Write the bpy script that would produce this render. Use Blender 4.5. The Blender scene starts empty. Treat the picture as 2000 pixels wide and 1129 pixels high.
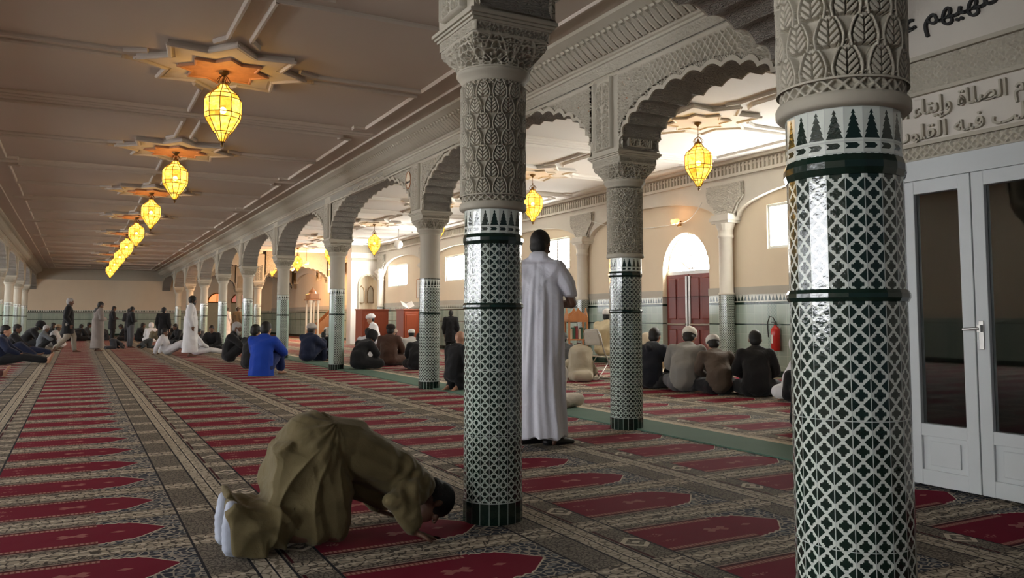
import bpy, bmesh, math, random
import numpy as np
from mathutils import Vector, Matrix, noise

PI = math.pi
SC = bpy.context.scene
COL = SC.collection
rnd = random.Random(7)

# ------------------------------------------------------------------ camera
F_PX = 1576.06
PITCH = math.radians(3.9924)
YAW = math.radians(28.2526)
cam_data = bpy.data.cameras.new('camera')
cam = bpy.data.objects.new('camera', cam_data)
COL.objects.link(cam)
cam.location = (0, 0, 1.12)
cam.rotation_euler = (PI/2 + PITCH, 0, -YAW)
cam_data.sensor_fit = 'HORIZONTAL'
cam_data.sensor_width = 36
cam_data.lens = 36*F_PX/2000
cam_data.shift_y = -54.5/2000
cam_data.clip_start = 0.05
cam_data.clip_end = 300
SC.camera = cam

# ------------------------------------------------------------------ world, exposure
SC.view_settings.view_transform = 'Standard'
SC.view_settings.look = 'None'
SC.view_settings.exposure = 0.18
SC.view_settings.gamma = 1.0
SC.view_settings.use_curve_mapping = False
world = bpy.data.worlds.new('world'); SC.world = world
world.use_nodes = True
bg = world.node_tree.nodes['Background']
bg.inputs[0].default_value = (0.72, 0.85, 1.0, 1)
bg.inputs[1].default_value = 0.10

# light levels (window panes are daylit frosted glass, lanterns are lamps)
WIN_R = 42.0       # panes of the right aisle
WIN_L = 20.0       # panes of the left aisle
LANT_GLASS = 3.2
LANT_W = 20.0

# ------------------------------------------------------------------ layout numbers
XA = 4.95          # right arcade axis
XL = -2.45         # left arcade axis
XR = 11.6          # right outer wall face
XLW = -9.0         # left outer wall face
Y0 = 6.75; BAY = 5.24
COLY = [Y0+BAY*k for k in range(9)]
YB = 56.0          # back wall
ZC = 4.07          # nave ceiling
ZCA = 4.25         # aisle ceiling
YT = 4.1           # transverse arcade
XB = 2.08          # near arcade axis
YF = -5.0
HW = 0.24          # half width of the pier blocks over the capitals

# ------------------------------------------------------------------ node helpers
class E:
    """a tiny expression wrapper that writes Math nodes"""
    def __init__(s, nt, v): s.nt = nt; s.v = v
    def _m(s, op, *a):
        n = s.nt.nodes.new('ShaderNodeMath'); n.operation = op
        for i, x in enumerate((s,)+a):
            x = x.v if isinstance(x, E) else x
            if isinstance(x, (int, float)): n.inputs[i].default_value = x
            else: s.nt.links.new(x, n.inputs[i])
        return E(s.nt, n.outputs[0])
    def __add__(s, o): return s._m('ADD', o)
    __radd__ = __add__
    def __sub__(s, o): return s._m('SUBTRACT', o)
    def __rsub__(s, o): return E(s.nt, float(o))._m('SUBTRACT', s)
    def __mul__(s, o): return s._m('MULTIPLY', o)
    __rmul__ = __mul__
    def __truediv__(s, o): return s._m('DIVIDE', o)
    def abs(s): return s._m('ABSOLUTE')
    def frac(s): return s._m('FRACT')
    def floor(s): return s._m('FLOOR')
    def sin(s): return s._m('SINE')
    def cos(s): return s._m('COSINE')
    def sqrt(s): return s._m('SQRT')
    def lt(s, o): return s._m('LESS_THAN', o)
    def gt(s, o): return s._m('GREATER_THAN', o)
    def mn(s, o): return s._m('MINIMUM', o)
    def mx(s, o): return s._m('MAXIMUM', o)
    def inv(s): return 1.0 - s
    def sstep(s, a, b):
        n = s.nt.nodes.new('ShaderNodeMapRange'); n.interpolation_type = 'SMOOTHSTEP'
        s.nt.links.new(s.v, n.inputs[0])
        n.inputs[1].default_value = a; n.inputs[2].default_value = b
        n.inputs[3].default_value = 0; n.inputs[4].default_value = 1
        return E(s.nt, n.outputs[0])
    def band(s, a, b): return s.gt(a)*s.lt(b)

def mixc(nt, f, a, b):
    n = nt.nodes.new('ShaderNodeMix'); n.data_type = 'RGBA'
    f = f.v if isinstance(f, E) else f
    if isinstance(f, (int, float)): n.inputs[0].default_value = f
    else: nt.links.new(f, n.inputs[0])
    for i, c in ((6, a), (7, b)):
        if isinstance(c, tuple): n.inputs[i].default_value = (c[0], c[1], c[2], 1)
        else: nt.links.new(c, n.inputs[i])
    return n.outputs[2]

def base_mat(name, col=(.5, .5, .5), rough=.6, metal=0.0, spec=.5):
    m = bpy.data.materials.new(name); m.use_nodes = True
    nt = m.node_tree; b = nt.nodes['Principled BSDF']
    b.inputs['Base Color'].default_value = (*col, 1)
    b.inputs['Roughness'].default_value = rough
    b.inputs['Metallic'].default_value = metal
    b.inputs['Specular IOR Level'].default_value = spec
    return m, nt, b

def coords(nt, kind='Object'):
    tc = nt.nodes.new('ShaderNodeTexCoord')
    sx = nt.nodes.new('ShaderNodeSeparateXYZ')
    nt.links.new(tc.outputs[kind], sx.inputs[0])
    return tc.outputs[kind], [E(nt, sx.outputs[i]) for i in range(3)]

def noise_tex(nt, vec, scale, detail=3, rough=.5, dist=0.0):
    n = nt.nodes.new('ShaderNodeTexNoise')
    nt.links.new(vec, n.inputs['Vector'])
    n.inputs['Scale'].default_value = scale; n.inputs['Detail'].default_value = detail
    n.inputs['Roughness'].default_value = rough; n.inputs['Distortion'].default_value = dist
    return E(nt, n.outputs[0])

def voronoi(nt, vec, scale, feature='DISTANCE_TO_EDGE', rand=1.0):
    n = nt.nodes.new('ShaderNodeTexVoronoi'); n.feature = feature
    nt.links.new(vec, n.inputs['Vector'])
    n.inputs['Scale'].default_value = scale; n.inputs['Randomness'].default_value = rand
    return E(nt, n.outputs['Distance'])

def combine(nt, x, y, z=0.0):
    n = nt.nodes.new('ShaderNodeCombineXYZ')
    for i, v in enumerate((x, y, z)):
        v = v.v if isinstance(v, E) else v
        if isinstance(v, (int, float)): n.inputs[i].default_value = v
        else: nt.links.new(v, n.inputs[i])
    return n.outputs[0]

def bump(nt, b, h, strength=.4, dist=.01):
    n = nt.nodes.new('ShaderNodeBump')
    n.inputs['Strength'].default_value = strength; n.inputs['Distance'].default_value = dist
    nt.links.new(h.v, n.inputs['Height']); nt.links.new(n.outputs[0], b.inputs['Normal'])

def varied(name, col, rough=.7, amt=.15, scale=6, bs=.15, bscale=60, metal=0.0, spec=.4, bdist=.004):
    """plain material with soft tone variation and a fine bump"""
    m, nt, b = base_mat(name, col, rough, metal, spec)
    vec, _ = coords(nt)
    n = noise_tex(nt, vec, scale, 4)
    c2 = tuple(min(1, c*(1+amt)) for c in col); c1 = tuple(c*(1-amt) for c in col)
    nt.links.new(mixc(nt, n, c1, c2), b.inputs['Base Color'])
    if bs: bump(nt, b, noise_tex(nt, vec, bscale, 3), bs, bdist)
    return m

_mc = {}
def cloth(col, rough=.85, weave=220):
    key = tuple(round(c, 4) for c in col)
    if key in _mc: return _mc[key]
    m, nt, b = base_mat('cloth', col, rough, 0, .25)
    vec, (x, y, z) = coords(nt)
    n = noise_tex(nt, vec, 5, 4)
    c2 = tuple(min(1, c*1.12) for c in col); c1 = tuple(c*.86 for c in col)
    nt.links.new(mixc(nt, n, c1, c2), b.inputs['Base Color'])
    h = noise_tex(nt, vec, 7, 3, .5, .6)*1.0 + noise_tex(nt, vec, weave, 2)*.06
    bump(nt, b, h, .55, .03)
    b.inputs['Sheen Weight'].default_value = .08
    _mc[key] = m
    return m

PLASTER = (.60, .56, .49)
M = {}
M['plaster'] = varied('plaster', PLASTER, .75, .06, 3, .25, 45)
M['stucco'] = varied('stucco', (.44, .405, .325), .72, .05, 5, .2, 80)
M['ceiling'] = varied('ceiling_paint', (.56, .50, .43), .8, .05, 1.2, .12, 30)
M['stucco_pale'] = varied('pale_stucco', (.62, .585, .51), .72, .05, 5, .2, 80)
M['ceiling_aisle'] = varied('aisle_ceiling_paint', (.80, .78, .73), .8, .03, 1.2, .1, 30)
M['cream'] = varied('cream_wall', (.70, .60, .45), .8, .05, 2, .1, 40)
M['medallion'] = varied('medallion_paint', (.70, .62, .50), .7, .08, 8, .1, 60)
M['medallion_core'] = varied('medallion_core', (.50, .24, .12), .6, .25, 16, .4, 50)
M['green_glaze'] = varied('green_glaze', (.006, .022, .015), .12, .4, 8, .15, 30, 0, .6)
M['white_paint'] = varied('white_paint', (.55, .58, .58), .38, .03, 8, .05, 80)
M['steel'] = varied('steel', (.45, .44, .42), .35, .1, 20, .05, 90, .9)
M['wood'] = None
M['brass'] = varied('aged_brass', (.20, .11, .035), .45, .3, 30, .2, 90, .8)
M['black'] = varied('black_rubber', (.008, .008, .009), .5, .2, 10, 0)
M['redpaint'] = varied('extinguisher_red', (.45, .02, .015), .25, .05, 10, 0)
M['skin'] = varied('skin', (.42, .23, .15), .55, .08, 12, .06, 120)
M['skin_dark'] = varied('skin_dark', (.13, .065, .04), .5, .1, 12, .06, 120)
M['hair'] = varied('hair', (.008, .007, .006), .6, .4, 60, .5, 160)
M['hair_grey'] = varied('grey_hair', (.30, .29, .28), .7, .3, 60, .4, 160)
M['ink'] = varied('carved_ink', (.02, .02, .02), .6, .2, 10, 0)
M['runner'] = varied('green_runner', (.075, .145, .105), .92, .18, 3, .5, 260)
M['paper'] = varied('paper', (.75, .74, .70), .7, .04, 8, 0)
M['mesh_dark'] = varied('dark_plastic', (.03, .03, .03), .4, .1, 10, 0)

def wood_mat(name, c1, c2):
    m, nt, b = base_mat(name, c1, .35)
    vec, (x, y, z) = coords(nt)
    mp = nt.nodes.new('ShaderNodeMapping'); mp.inputs['Scale'].default_value = (1, 1, .08)
    nt.links.new(vec, mp.inputs[0])
    n = noise_tex(nt, mp.outputs[0], 26, 5, .6, 1.2)
    nt.links.new(mixc(nt, n, c1, c2), b.inputs['Base Color'])
    bump(nt, b, n, .15, .004)
    return m
M['wood'] = wood_mat('carved_wood', (.24, .085, .025), (.42, .17, .06))
M['red_wood'] = wood_mat('red_brown_wood', (.20, .035, .012), (.30, .065, .025))
M['door_red'] = wood_mat('maroon_door', (.12, .018, .013), (.19, .035, .024))

# emissive daylight panes
def pane_mat(name, col, st):
    m, nt, b = base_mat(name, (.8, .8, .8), .4)
    b.inputs['Emission Color'].default_value = (*col, 1)
    b.inputs['Emission Strength'].default_value = st
    return m
M['pane_r'] = pane_mat('daylit_pane', (1.0, .97, .90), WIN_R)
M['pane_l'] = pane_mat('daylit_pane_left', (.95, .97, 1.0), WIN_L)
M['pane_orange'] = pane_mat('orange_glass', (1.0, .22, .02), 1.1)

# ---------------------------------------------------------------- tile materials
def grout(nt, u, v, wu, wv, g=.0018):
    a = ((u/wu).frac()-.5).abs(); c = ((v/wv).frac()-.5).abs()
    return a.gt(.5-g/wu).mx(c.gt(.5-g/wv))

TW = 2*.165*math.sin(PI/20)   # width of one tile strip of a shaft
def shaft_mat(kind):
    m, nt, b = base_mat('tile_'+kind, (.1, .1, .1), .13, 0, .6)
    vec, (u, v, _) = coords(nt, 'UV')
    white = (.62, .66, .60); dark = (.006, .020, .014); pale = (.36, .47, .40)
    s = u/TW; a = s.frac()-.5; t = v/TW
    if kind == 'quatrefoil':
        c = t.frac()-.5
        ax = a.abs(); cx = c.abs()
        k = .055*TW
        def sdb(p, q, w, h):
            u1 = (p-w).mx(0); v1 = (q-h).mx(0); return (u1*u1+v1*v1).sqrt()
        sd = sdb(ax, cx, .075, .29).mn(sdb(cx, ax, .075, .29)).mn(sdb(ax, cx, .15, .15))
        cross = sd.lt(.035)
        # squares with bitten corners between the crosses
        a2 = .5-ax; c2 = .5-cx
        rh = (a2+c2).lt(.415)*sd.gt(.135)
        dk = cross.mx(rh)
        col = mixc(nt, dk, white, dark)
    else:
        # interlaced circles and diagonals
        q = TW*1.0
        t2 = v/(TW*.92); c = t2.frac()-.5
        d1 = ((a+c).abs()-.5).abs(); d2 = ((a-c).abs()-.5).abs()
        r = (a*a+c*c).sqrt()
        ring = (r-.27).abs()
        a2 = .5-a.abs(); c2 = .5-c.abs()
        line = d1.mn(d2).lt(.075).mx(ring.lt(.05))
        wave = ((u*(PI/TW)).cos()*.16+c).abs()
        col = mixc(nt, line, dark, (.50, .56, .50))
        if kind == 'strip':
            msk = (u/(TW*20)).band(.62, .80)
            col = mixc(nt, msk, pale, col)
    # zigzag (stepped trees) and arrow courses
    tt = (v-1.628)/.092
    stp = (tt*5).floor()/5; saw = (tt*5).frac()
    tree = a.abs().lt((1-stp)*.44-saw*.17+.035)*tt.band(0.02, .93)
    zig = mixc(nt, tree, white, dark)
    ar = (v-1.597)/.024
    arrow = a.lt(.32-(ar-.5).abs()*.5)*a.gt(-.3-(ar-.5).abs()*.5)*ar.band(.15, .85)
    arr = mixc(nt, arrow, white, dark)
    col = mixc(nt, v.gt(1.588), col, arr)
    col = mixc(nt, v.gt(1.621), col, zig)
    col = mixc(nt, v.gt(1.722), col, dark)
    # black green base course
    col = mixc(nt, v.lt(.115), col, dark)
    gr = a.abs().gt(.475).mx(((v-.115)/.357).frac().lt(.008)).mx(v.band(1.587, 1.591)).mx(v.band(1.620, 1.624)).mx(v.band(.113, .117)).mx(v.band(1.720, 1.723))
    col = mixc(nt, gr, col, (.50, .53, .50))
    nt.links.new(col, b.inputs['Base Color'])
    b.inputs['Roughness'].default_value = .11
    h = noise_tex(nt, vec, 60, 2)*.8 - gr*1.0
    bump(nt, b, h, .25, .0035)
    return m
for k in ('quatrefoil', 'lattice', 'strip'): M['tile_'+k] = shaft_mat(k)

def dado_mat(name, along):
    """wall dado: pale green glazed tiles, dark courses, a tree frieze on top. along = world axis index that runs along the wall"""
    m, nt, b = base_mat(name, (.3, .4, .35), .16, 0, .55)
    vec, c = coords(nt)
    u = c[along]; v = c[2]
    pale = (.30, .38, .32); dark = (.008, .03, .02); white = (.60, .62, .55)
    n = noise_tex(nt, combine(nt, (u/.2).floor(), (v/.2).floor()), 3.3, 1)
    col = mixc(nt, n, (.24, .31, .26), (.37, .45, .38))
    # patterned lozenge panels every 2.1 m
    a = (u/.07).frac()-.5; cc = (v/.07).frac()-.5
    d = ((a+cc).abs()-.5).abs().mn(((a-cc).abs()-.5).abs())
    msk = (u/1.31).frac().band(.42, .60)
    col = mixc(nt, msk*d.gt(.10), col, (.20, .28, .24))
    s = (u/.09).frac()-.5
    tt = (v-1.44)/.13
    stp = (tt*5).floor()/5; saw = (tt*5).frac()
    tree = s.abs().lt((1-stp)*.44-saw*.17+.035)*tt.band(0.03, .95)
    zig = mixc(nt, tree, white, dark)
    gr = grout(nt, u, v, .2, .2, .0028)
    col = mixc(nt, gr, col, (.46, .50, .44))
    col = mixc(nt, v.gt(1.42), col, zig)
    col = mixc(nt, v.band(1.37, 1.42).mx(v.band(.975, 1.0)).mx(v.lt(.12)), col, dark)
    nt.links.new(col, b.inputs['Base Color'])
    bump(nt, b, noise_tex(nt, vec, 30, 2)*.6-gr, .2, .004)
    return m
M['dado_y'] = dado_mat('dado_tile_long', 1)
M['dado_x'] = dado_mat('dado_tile_cross', 0)

# ---------------------------------------------------------------- carved stucco materials
def carved_mat(name, col, kind, scale=1.0, strength=1.0, kuv='UV'):
    m, nt, b = base_mat(name, col, .7, 0, .3)
    vec, (u, v, _) = coords(nt, kuv)
    if kind == 'net':
        p = .05*scale
        a = ((u+v*.6)/p).frac()-.5; c = ((u-v*.6)/p).frac()-.5
        h = a.abs().sstep(.18, .38).mx(c.abs().sstep(.18, .38))
    elif kind == 'lace':
        w = combine(nt, u.abs(), v)
        n1 = noise_tex(nt, w, 9/scale, 2)
        w2 = combine(nt, u.abs()+n1*.05, v-n1*.04)
        e = voronoi(nt, w2, 26/scale)
        f1 = voronoi(nt, w2, 26/scale, 'F1')
        h = e.lt(.10).mx(f1.lt(.22))
        h = (1-e.sstep(.05, .16)).mx(1-f1.sstep(.16, .26))
    elif kind == 'spandrel':
        p = .055
        a = ((u+v*.7)/p).frac()-.5; c = ((u-v*.7)/p).frac()-.5
        net = a.abs().sstep(.2, .4).mx(c.abs().sstep(.2, .4))
        w = combine(nt, u, v)
        n1 = noise_tex(nt, w, 7, 2)
        w2 = combine(nt, u+n1*.08, v-n1*.06)
        e = voronoi(nt, w2, 17); f1 = voronoi(nt, w2, 17, 'F1')
        lace = (1-e.sstep(.05, .16)).mx(1-f1.sstep(.16, .26))
        k = (u.abs()+(v-3.3)*-.25).gt(.66)
        h = net*k + lace*(1-k)*1.3
    elif kind == 'frieze':
        s = (u/.12).frac()-.5
        w = combine(nt, s.abs()*.12, v)
        e = voronoi(nt, w, 38); h = 1-e.sstep(.04, .16)
    bump(nt, b, h, strength, .02)
    vecn, _ = coords(nt)
    nt.links.new(mixc(nt, noise_tex(nt, vecn, 3, 4), tuple(c*.93 for c in col), tuple(min(1, c*1.06) for c in col)), b.inputs['Base Color'])
    return m
M['spandrel'] = carved_mat('carved_spandrel', (.44, .405, .325), 'spandrel')
M['lace'] = carved_mat('carved_lace', (.58, .55, .48), 'lace')
M['frieze'] = carved_mat('carved_frieze', (.44, .42, .36), 'frieze')
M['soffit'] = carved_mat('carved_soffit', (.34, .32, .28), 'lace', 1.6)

# ---------------------------------------------------------------- carpet
def carpet_mat():
    m, nt, b = base_mat('prayer_carpet', (.3, .1, .1), .85, 0, .08)
    vec, (x, y, _) = coords(nt)
    W = 1.505; P = .72
    xx = x+.70-(x.gt(5.2)*.34)
    s = (xx/W).frac()
    t = ((y-3.34)/P+.5).frac()-.5
    d = t.abs()*P                       # metres from the rug's centre line
    n = noise_tex(nt, vec, 55, 2); nf = noise_tex(nt, vec, 9, 3)
    vor = voronoi(nt, vec, 21); vf1 = voronoi(nt, vec, 21, 'F1')
    vor2 = voronoi(nt, vec, 44)
    red = (.175, .003, .022); dred = (.050, .004, .009)
    beige = (.48, .40, .29); taupe = (.100, .080, .060); ink = (.016, .017, .022)
    cream = (.58, .51, .40); blue = (.030, .038, .055); pink = (.34, .12, .11)
    # ground of the border stripes: beige with a curling vine
    vine = ((y*0+(x*26).sin()*.012)-(d-.305)).abs()
    bord = mixc(nt, vor.lt(.07), (.37, .315, .24), (.075, .064, .052))
    bord = mixc(nt, ((x*34).sin()*.014-(d-.318)).abs().lt(.0055), bord, cream)
    bord = mixc(nt, (((x*17).frac()-.5).abs().lt(.16))*((d-.318).abs().lt(.012)), bord, cream)
    # side stripes of each rug, from the border to the field
    col = mixc(nt, d.lt(.272), bord, ink)
    col = mixc(nt, d.lt(.266), col, mixc(nt, vor2.gt(.12), taupe, (.29, .25, .20)))
    col = mixc(nt, d.lt(.238), col, ink)
    col = mixc(nt, d.lt(.232), col, (.34, .25, .20))
    col = mixc(nt, d.lt(.218), col, dred)
    bead = ((x*44).frac()-.5).abs().lt(.30)*(d-.178).abs().lt(.013)
    inner = s.lt(.55)
    col = mixc(nt, d.lt(.200), col, mixc(nt, bead*inner, mixc(nt, inner, red, (.20, .055, .045)), (.42, .20, .17)))
    col = mixc(nt, d.lt(.160), col, red)
    # arch tip of the field and its spandrels
    q = (s-.55)/.215
    prof = (1-q*q).mx(0).sqrt()*.215 - ((q*19).sin().abs())*.014*q.gt(.1)
    prof = prof.mn((1.04-q)*.36)
    out = s.gt(.55)*d.gt(prof)*d.lt(.262)
    edge = s.gt(.55)*(d-prof).abs().lt(.006)*d.lt(.262)
    flor = mixc(nt, vor.lt(.075), mixc(nt, vf1.lt(.28), blue, (.20, .21, .21)), (.36, .32, .26))
    col = mixc(nt, out, col, flor)
    col = mixc(nt, s.band(.55, .70)*d.band(.16, .262)*(1-out), col, red)
    col = mixc(nt, edge, col, cream)
    # little flowers
    fx = (s-.475).abs()*W; fy = d
    r1 = ((fx-.045).abs()*.8+(fy-.018).abs()).lt(.024).mx((fx*.45+fy).lt(.020))
    fx2 = (s-.615).abs()*W
    col = mixc(nt, r1.mx((fx2*.55+fy).lt(.020)), col, pink)
    fx3 = (s-.235).abs()*W
    col = mixc(nt, (fx3*.5+(fy-.055).abs()).lt(.028)*vor2.gt(.16), col, pink)
    # end panels
    pan = mixc(nt, vor2.lt(.10), (.22, .19, .15), (.085, .073, .060))
    med = ((s-.125).abs()*W*.8+d*.9)
    pan = mixc(nt, med.band(.055, .085).mx(med.lt(.022)), pan, cream)
    pan = mixc(nt, d.gt(.262), pan, bord)
    pmask = s.lt(.165).mx(s.gt(.825))
    col = mixc(nt, pmask, col, pan)
    ln = (s-.165).abs().lt(.0045).mx((s-.825).abs().lt(.004)).mx((s-.052).abs().lt(.004)).mx((s-.955).abs().lt(.004))
    col = mixc(nt, ln, col, ink)
    ln2 = s.band(.062, .072)
    col = mixc(nt, ln2*d.lt(.262), col, dred)
    # long cream bands between the rug rows
    bs = s.lt(.048).mx(s.gt(.96))
    bandc = mixc(nt, vor.lt(.06), (.46, .40, .31), (.17, .145, .11))
    bandc = mixc(nt, ((y*30).sin()*.010-((s+.5).frac()-.504)*W).abs().lt(.006), bandc, cream)
    bandc = mixc(nt, s.lt(.006), bandc, ink)
    col = mixc(nt, bs, col, bandc)
    # seam of the aisle carpet
    seam = x.band(5.48, 5.66)
    col = mixc(nt, seam, col, mixc(nt, vor.lt(.06), cream, beige))
    # worn, lighter pile
    col = mixc(nt, nf*.04, col, (.32, .28, .25))
    nt.links.new(col, b.inputs['Base Color'])
    bump(nt, b, noise_tex(nt, vec, 420, 2)*.7+noise_tex(nt, vec, 30, 2)*.5, .5, .004)
    return m
M['carpet'] = carpet_mat()

# ================================================================== mesh helpers
def obj(name, bm, mat, parent=None, smooth=False, loc=None):
    me = bpy.data.meshes.new(name)
    bmesh.ops.recalc_face_normals(bm, faces=bm.faces)
    bm.to_mesh(me); bm.free()
    return omesh(name, me, mat, parent, smooth, loc)

def omesh(name, me, mat, parent=None, smooth=False, loc=None):
    if mat is not None and not me.materials: me.materials.append(mat)
    if smooth: me.polygons.foreach_set('use_smooth', [True]*len(me.polygons))
    o = bpy.data.objects.new(name, me); COL.objects.link(o)
    if parent: o.parent = parent
    if loc: o.location = loc
    return o

def thing(name, label, cat, loc=(0, 0, 0), rz=0, group=None):
    o = bpy.data.objects.new(name, None); COL.objects.link(o)
    o.empty_display_size = .1
    o.location = loc; o.rotation_euler = (0, 0, rz)
    o['label'] = label; o['category'] = cat
    if group: o['group'] = group
    return o

def tag(o, label, cat, group=None, kind=None):
    o['label'] = label; o['category'] = cat
    if group: o['group'] = group
    if kind: o['kind'] = kind
    return o

def struct(o): o['kind'] = 'structure'; return o

def children(o): return [c for c in bpy.data.objects if c.parent is o]
def copy_tree(root, loc=None, label=None, rz=None, group=None):
    r = root.copy(); COL.objects.link(r)
    if loc is not None: r.location = loc
    if rz is not None: r.rotation_euler = (0, 0, rz)
    if label: r['label'] = label
    if group: r['group'] = group
    for ch in children(root):
        c = ch.copy(); COL.objects.link(c); c.parent = r
        for g in children(ch):
            d = g.copy(); COL.objects.link(d); d.parent = c
    return r

def box(bm, x0, x1, y0, y1, z0, z1, bev=0):
    vs = [bm.verts.new(p) for p in ((x0, y0, z0), (x1, y0, z0), (x1, y1, z0), (x0, y1, z0), (x0, y0, z1), (x1, y0, z1), (x1, y1, z1), (x0, y1, z1))]
    fs = [bm.faces.new([vs[i] for i in f]) for f in ((3, 2, 1, 0), (4, 5, 6, 7), (0, 1, 5, 4), (1, 2, 6, 5), (2, 3, 7, 6), (3, 0, 4, 7))]
    if bev:
        es = list({e for f in fs for e in f.edges})
        bmesh.ops.bevel(bm, geom=es, offset=bev, segments=2, affect='EDGES', profile=.6)
    return vs

def obox(bm, c, hx, hy, hz, ang=0):
    """box turned by ang about z"""
    vs = box(bm, -hx, hx, -hy, hy, -hz, hz)
    ca, sa = math.cos(ang), math.sin(ang)
    for v in vs:
        x, y, z = v.co
        v.co = (c[0]+x*ca-y*sa, c[1]+x*sa+y*ca, c[2]+z)

def lathe(bm, prof, n=32, c=(0, 0), rot=0, cap=True):
    rings = []
    for r, z in prof:
        rings.append([bm.verts.new((c[0]+r*math.cos(rot+2*PI*i/n), c[1]+r*math.sin(rot+2*PI*i/n), z)) for i in range(n)])
    for a, b in zip(rings, rings[1:]):
        for i in range(n): bm.faces.new((a[i], a[(i+1) % n], b[(i+1) % n], b[i]))
    if cap:
        bm.faces.new(rings[0][::-1]); bm.faces.new(rings[-1])
    return rings

def tube(bm, pts, r, n=8, closed=False):
    pts = [Vector(p) for p in pts]; rings = []
    L = len(pts); up = None
    for i, p in enumerate(pts):
        if closed: d = pts[(i+1) % L]-pts[i-1]
        else: d = (pts[min(i+1, L-1)]-pts[max(i-1, 0)])
        d.normalize()
        if up is None:
            up = d.orthogonal().normalized()
        up = (up-d*up.dot(d))
        up = up.normalized() if up.length > 1e-6 else d.orthogonal().normalized()
        w = d.cross(up)
        rr = r[i] if isinstance(r, (list, tuple)) else r
        rings.append([bm.verts.new(p+(up*math.cos(2*PI*k/n)+w*math.sin(2*PI*k/n))*rr) for k in range(n)])
    for j in range(L if closed else L-1):
        a, b = rings[j], rings[(j+1) % L]
        for k in range(n): bm.faces.new((a[k], a[(k+1) % n], b[(k+1) % n], b[k]))
    if not closed:
        bm.faces.new(rings[0][::-1]); bm.faces.new(rings[-1])

def prism(bm, poly, z0, z1):
    a = [bm.verts.new((x, y, z0)) for x, y in poly]; b = [bm.verts.new((x, y, z1)) for x, y in poly]
    n = len(poly)
    bm.faces.new(a[::-1]); bm.faces.new(b)
    for i in range(n): bm.faces.new((a[i], a[(i+1) % n], b[(i+1) % n], b[i]))

def grid_mesh(name, P, closed_u=False, uv=None):
    """mesh from an array of points P[nv, nu, 3]"""
    nv, nu = P.shape[:2]
    me = bpy.data.meshes.new(name)
    idx = np.arange(nv*nu).reshape(nv, nu)
    if closed_u: nxt = np.roll(idx, -1, axis=1); a = idx[:-1]; b = nxt[:-1]; c = nxt[1:]; d = idx[1:]
    else: a = idx[:-1, :-1]; b = idx[:-1, 1:]; c = idx[1:, 1:]; d = idx[1:, :-1]
    F = np.stack([a, b, c, d], -1).reshape(-1, 4)
    me.vertices.add(nv*nu); me.vertices.foreach_set('co', P.reshape(-1).astype(np.float32))
    me.loops.add(F.size); me.loops.foreach_set('vertex_index', F.reshape(-1).astype(np.int32))
    me.polygons.add(len(F)); me.polygons.foreach_set('loop_start', (np.arange(len(F))*4).astype(np.int32))
    me.update(calc_edges=True); me.validate()
    me.polygons.foreach_set('use_smooth', [True]*len(me.polygons))
    return me

def sm(x, a, b):
    t = np.clip((x-a)/(b-a), 0, 1); return t*t*(3-2*t)

# ---- relief height functions (metres in, 0..1 out)
def h_leaf(u, v, cw, ch):
    """staggered rows of palmettes in pointed arches; u, v >= 0"""
    row = np.floor(v/ch)
    H = np.zeros_like(u)
    for dr in (0, -1):
        rr = row+dr
        s = (u/cw+.5*(rr % 2)) % 1-.5
        t = v/ch-rr                       # 0 at foot, may reach 1.55 at the tip
        a = np.abs(s)
        # pointed arch outline: half width as function of t
        tt = np.clip(t/1.24, 0, 1)
        w = .485*np.clip(1-tt**2.3, 0, 1)**.72*(1-.16*np.clip(.30-tt, 0, 1)/.3)
        d = w-a                          # inside positive
        on = (t >= 0) & (t <= 1.24)
        strap = sm(d, -.005, .015)*(1-sm(d, .075, .09))
        inner = d-.125
        vein = np.abs(((t*4.2-a*4.6) % 1)-.5)*2
        lf = sm(inner, 0, .02)*(.15+.85*sm(vein, .12, .32))*(1-(1-sm(a, .010, .028))*(t < .95))*.9
        # free ground at the foot of the leaf
        lf = lf*sm(t, .06, .12)
        h = np.maximum(strap, lf)*on
        cover = sm(d, -.02, .0)*on
        if dr == 0: H = h; C = cover
        else: H = np.maximum(H, h*(1-C))
    return H

def hashgrid(i, j, k):
    n = (i*127.1+j*311.7+k*74.7)
    return np.abs(np.sin(n)*43758.5453) % 1

def h_lace(u, v, cell, mirror=None):
    if mirror: u = np.abs((u/mirror) % 1-.5)*mirror
    x = u/cell; y = v/cell
    x, y = x+.35*np.sin(y*1.9+.5), y+.35*np.sin(x*1.7)
    xi = np.floor(x); yi = np.floor(y)
    f1 = np.full_like(x, 9.); f2 = np.full_like(x, 9.)
    for dx in (-1, 0, 1):
        for dy in (-1, 0, 1):
            cx = xi+dx+.15+.7*hashgrid(xi+dx, yi+dy, 1); cy = yi+dy+.15+.7*hashgrid(xi+dx, yi+dy, 2)
            d = np.hypot(x-cx, y-cy)
            f2 = np.minimum(f2, np.maximum(f1, d)); f1 = np.minimum(f1, d)
    e = f2-f1
    return np.maximum(1-sm(e, .12, .26), 1-sm(f1, .16, .26))

def h_lattice(u, v, p):
    a = np.abs(((u+v)/p) % 1-.5); b = np.abs(((u-v)/p) % 1-.5)
    return np.maximum(sm(a, .28, .40), sm(b, .28, .40))

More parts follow.
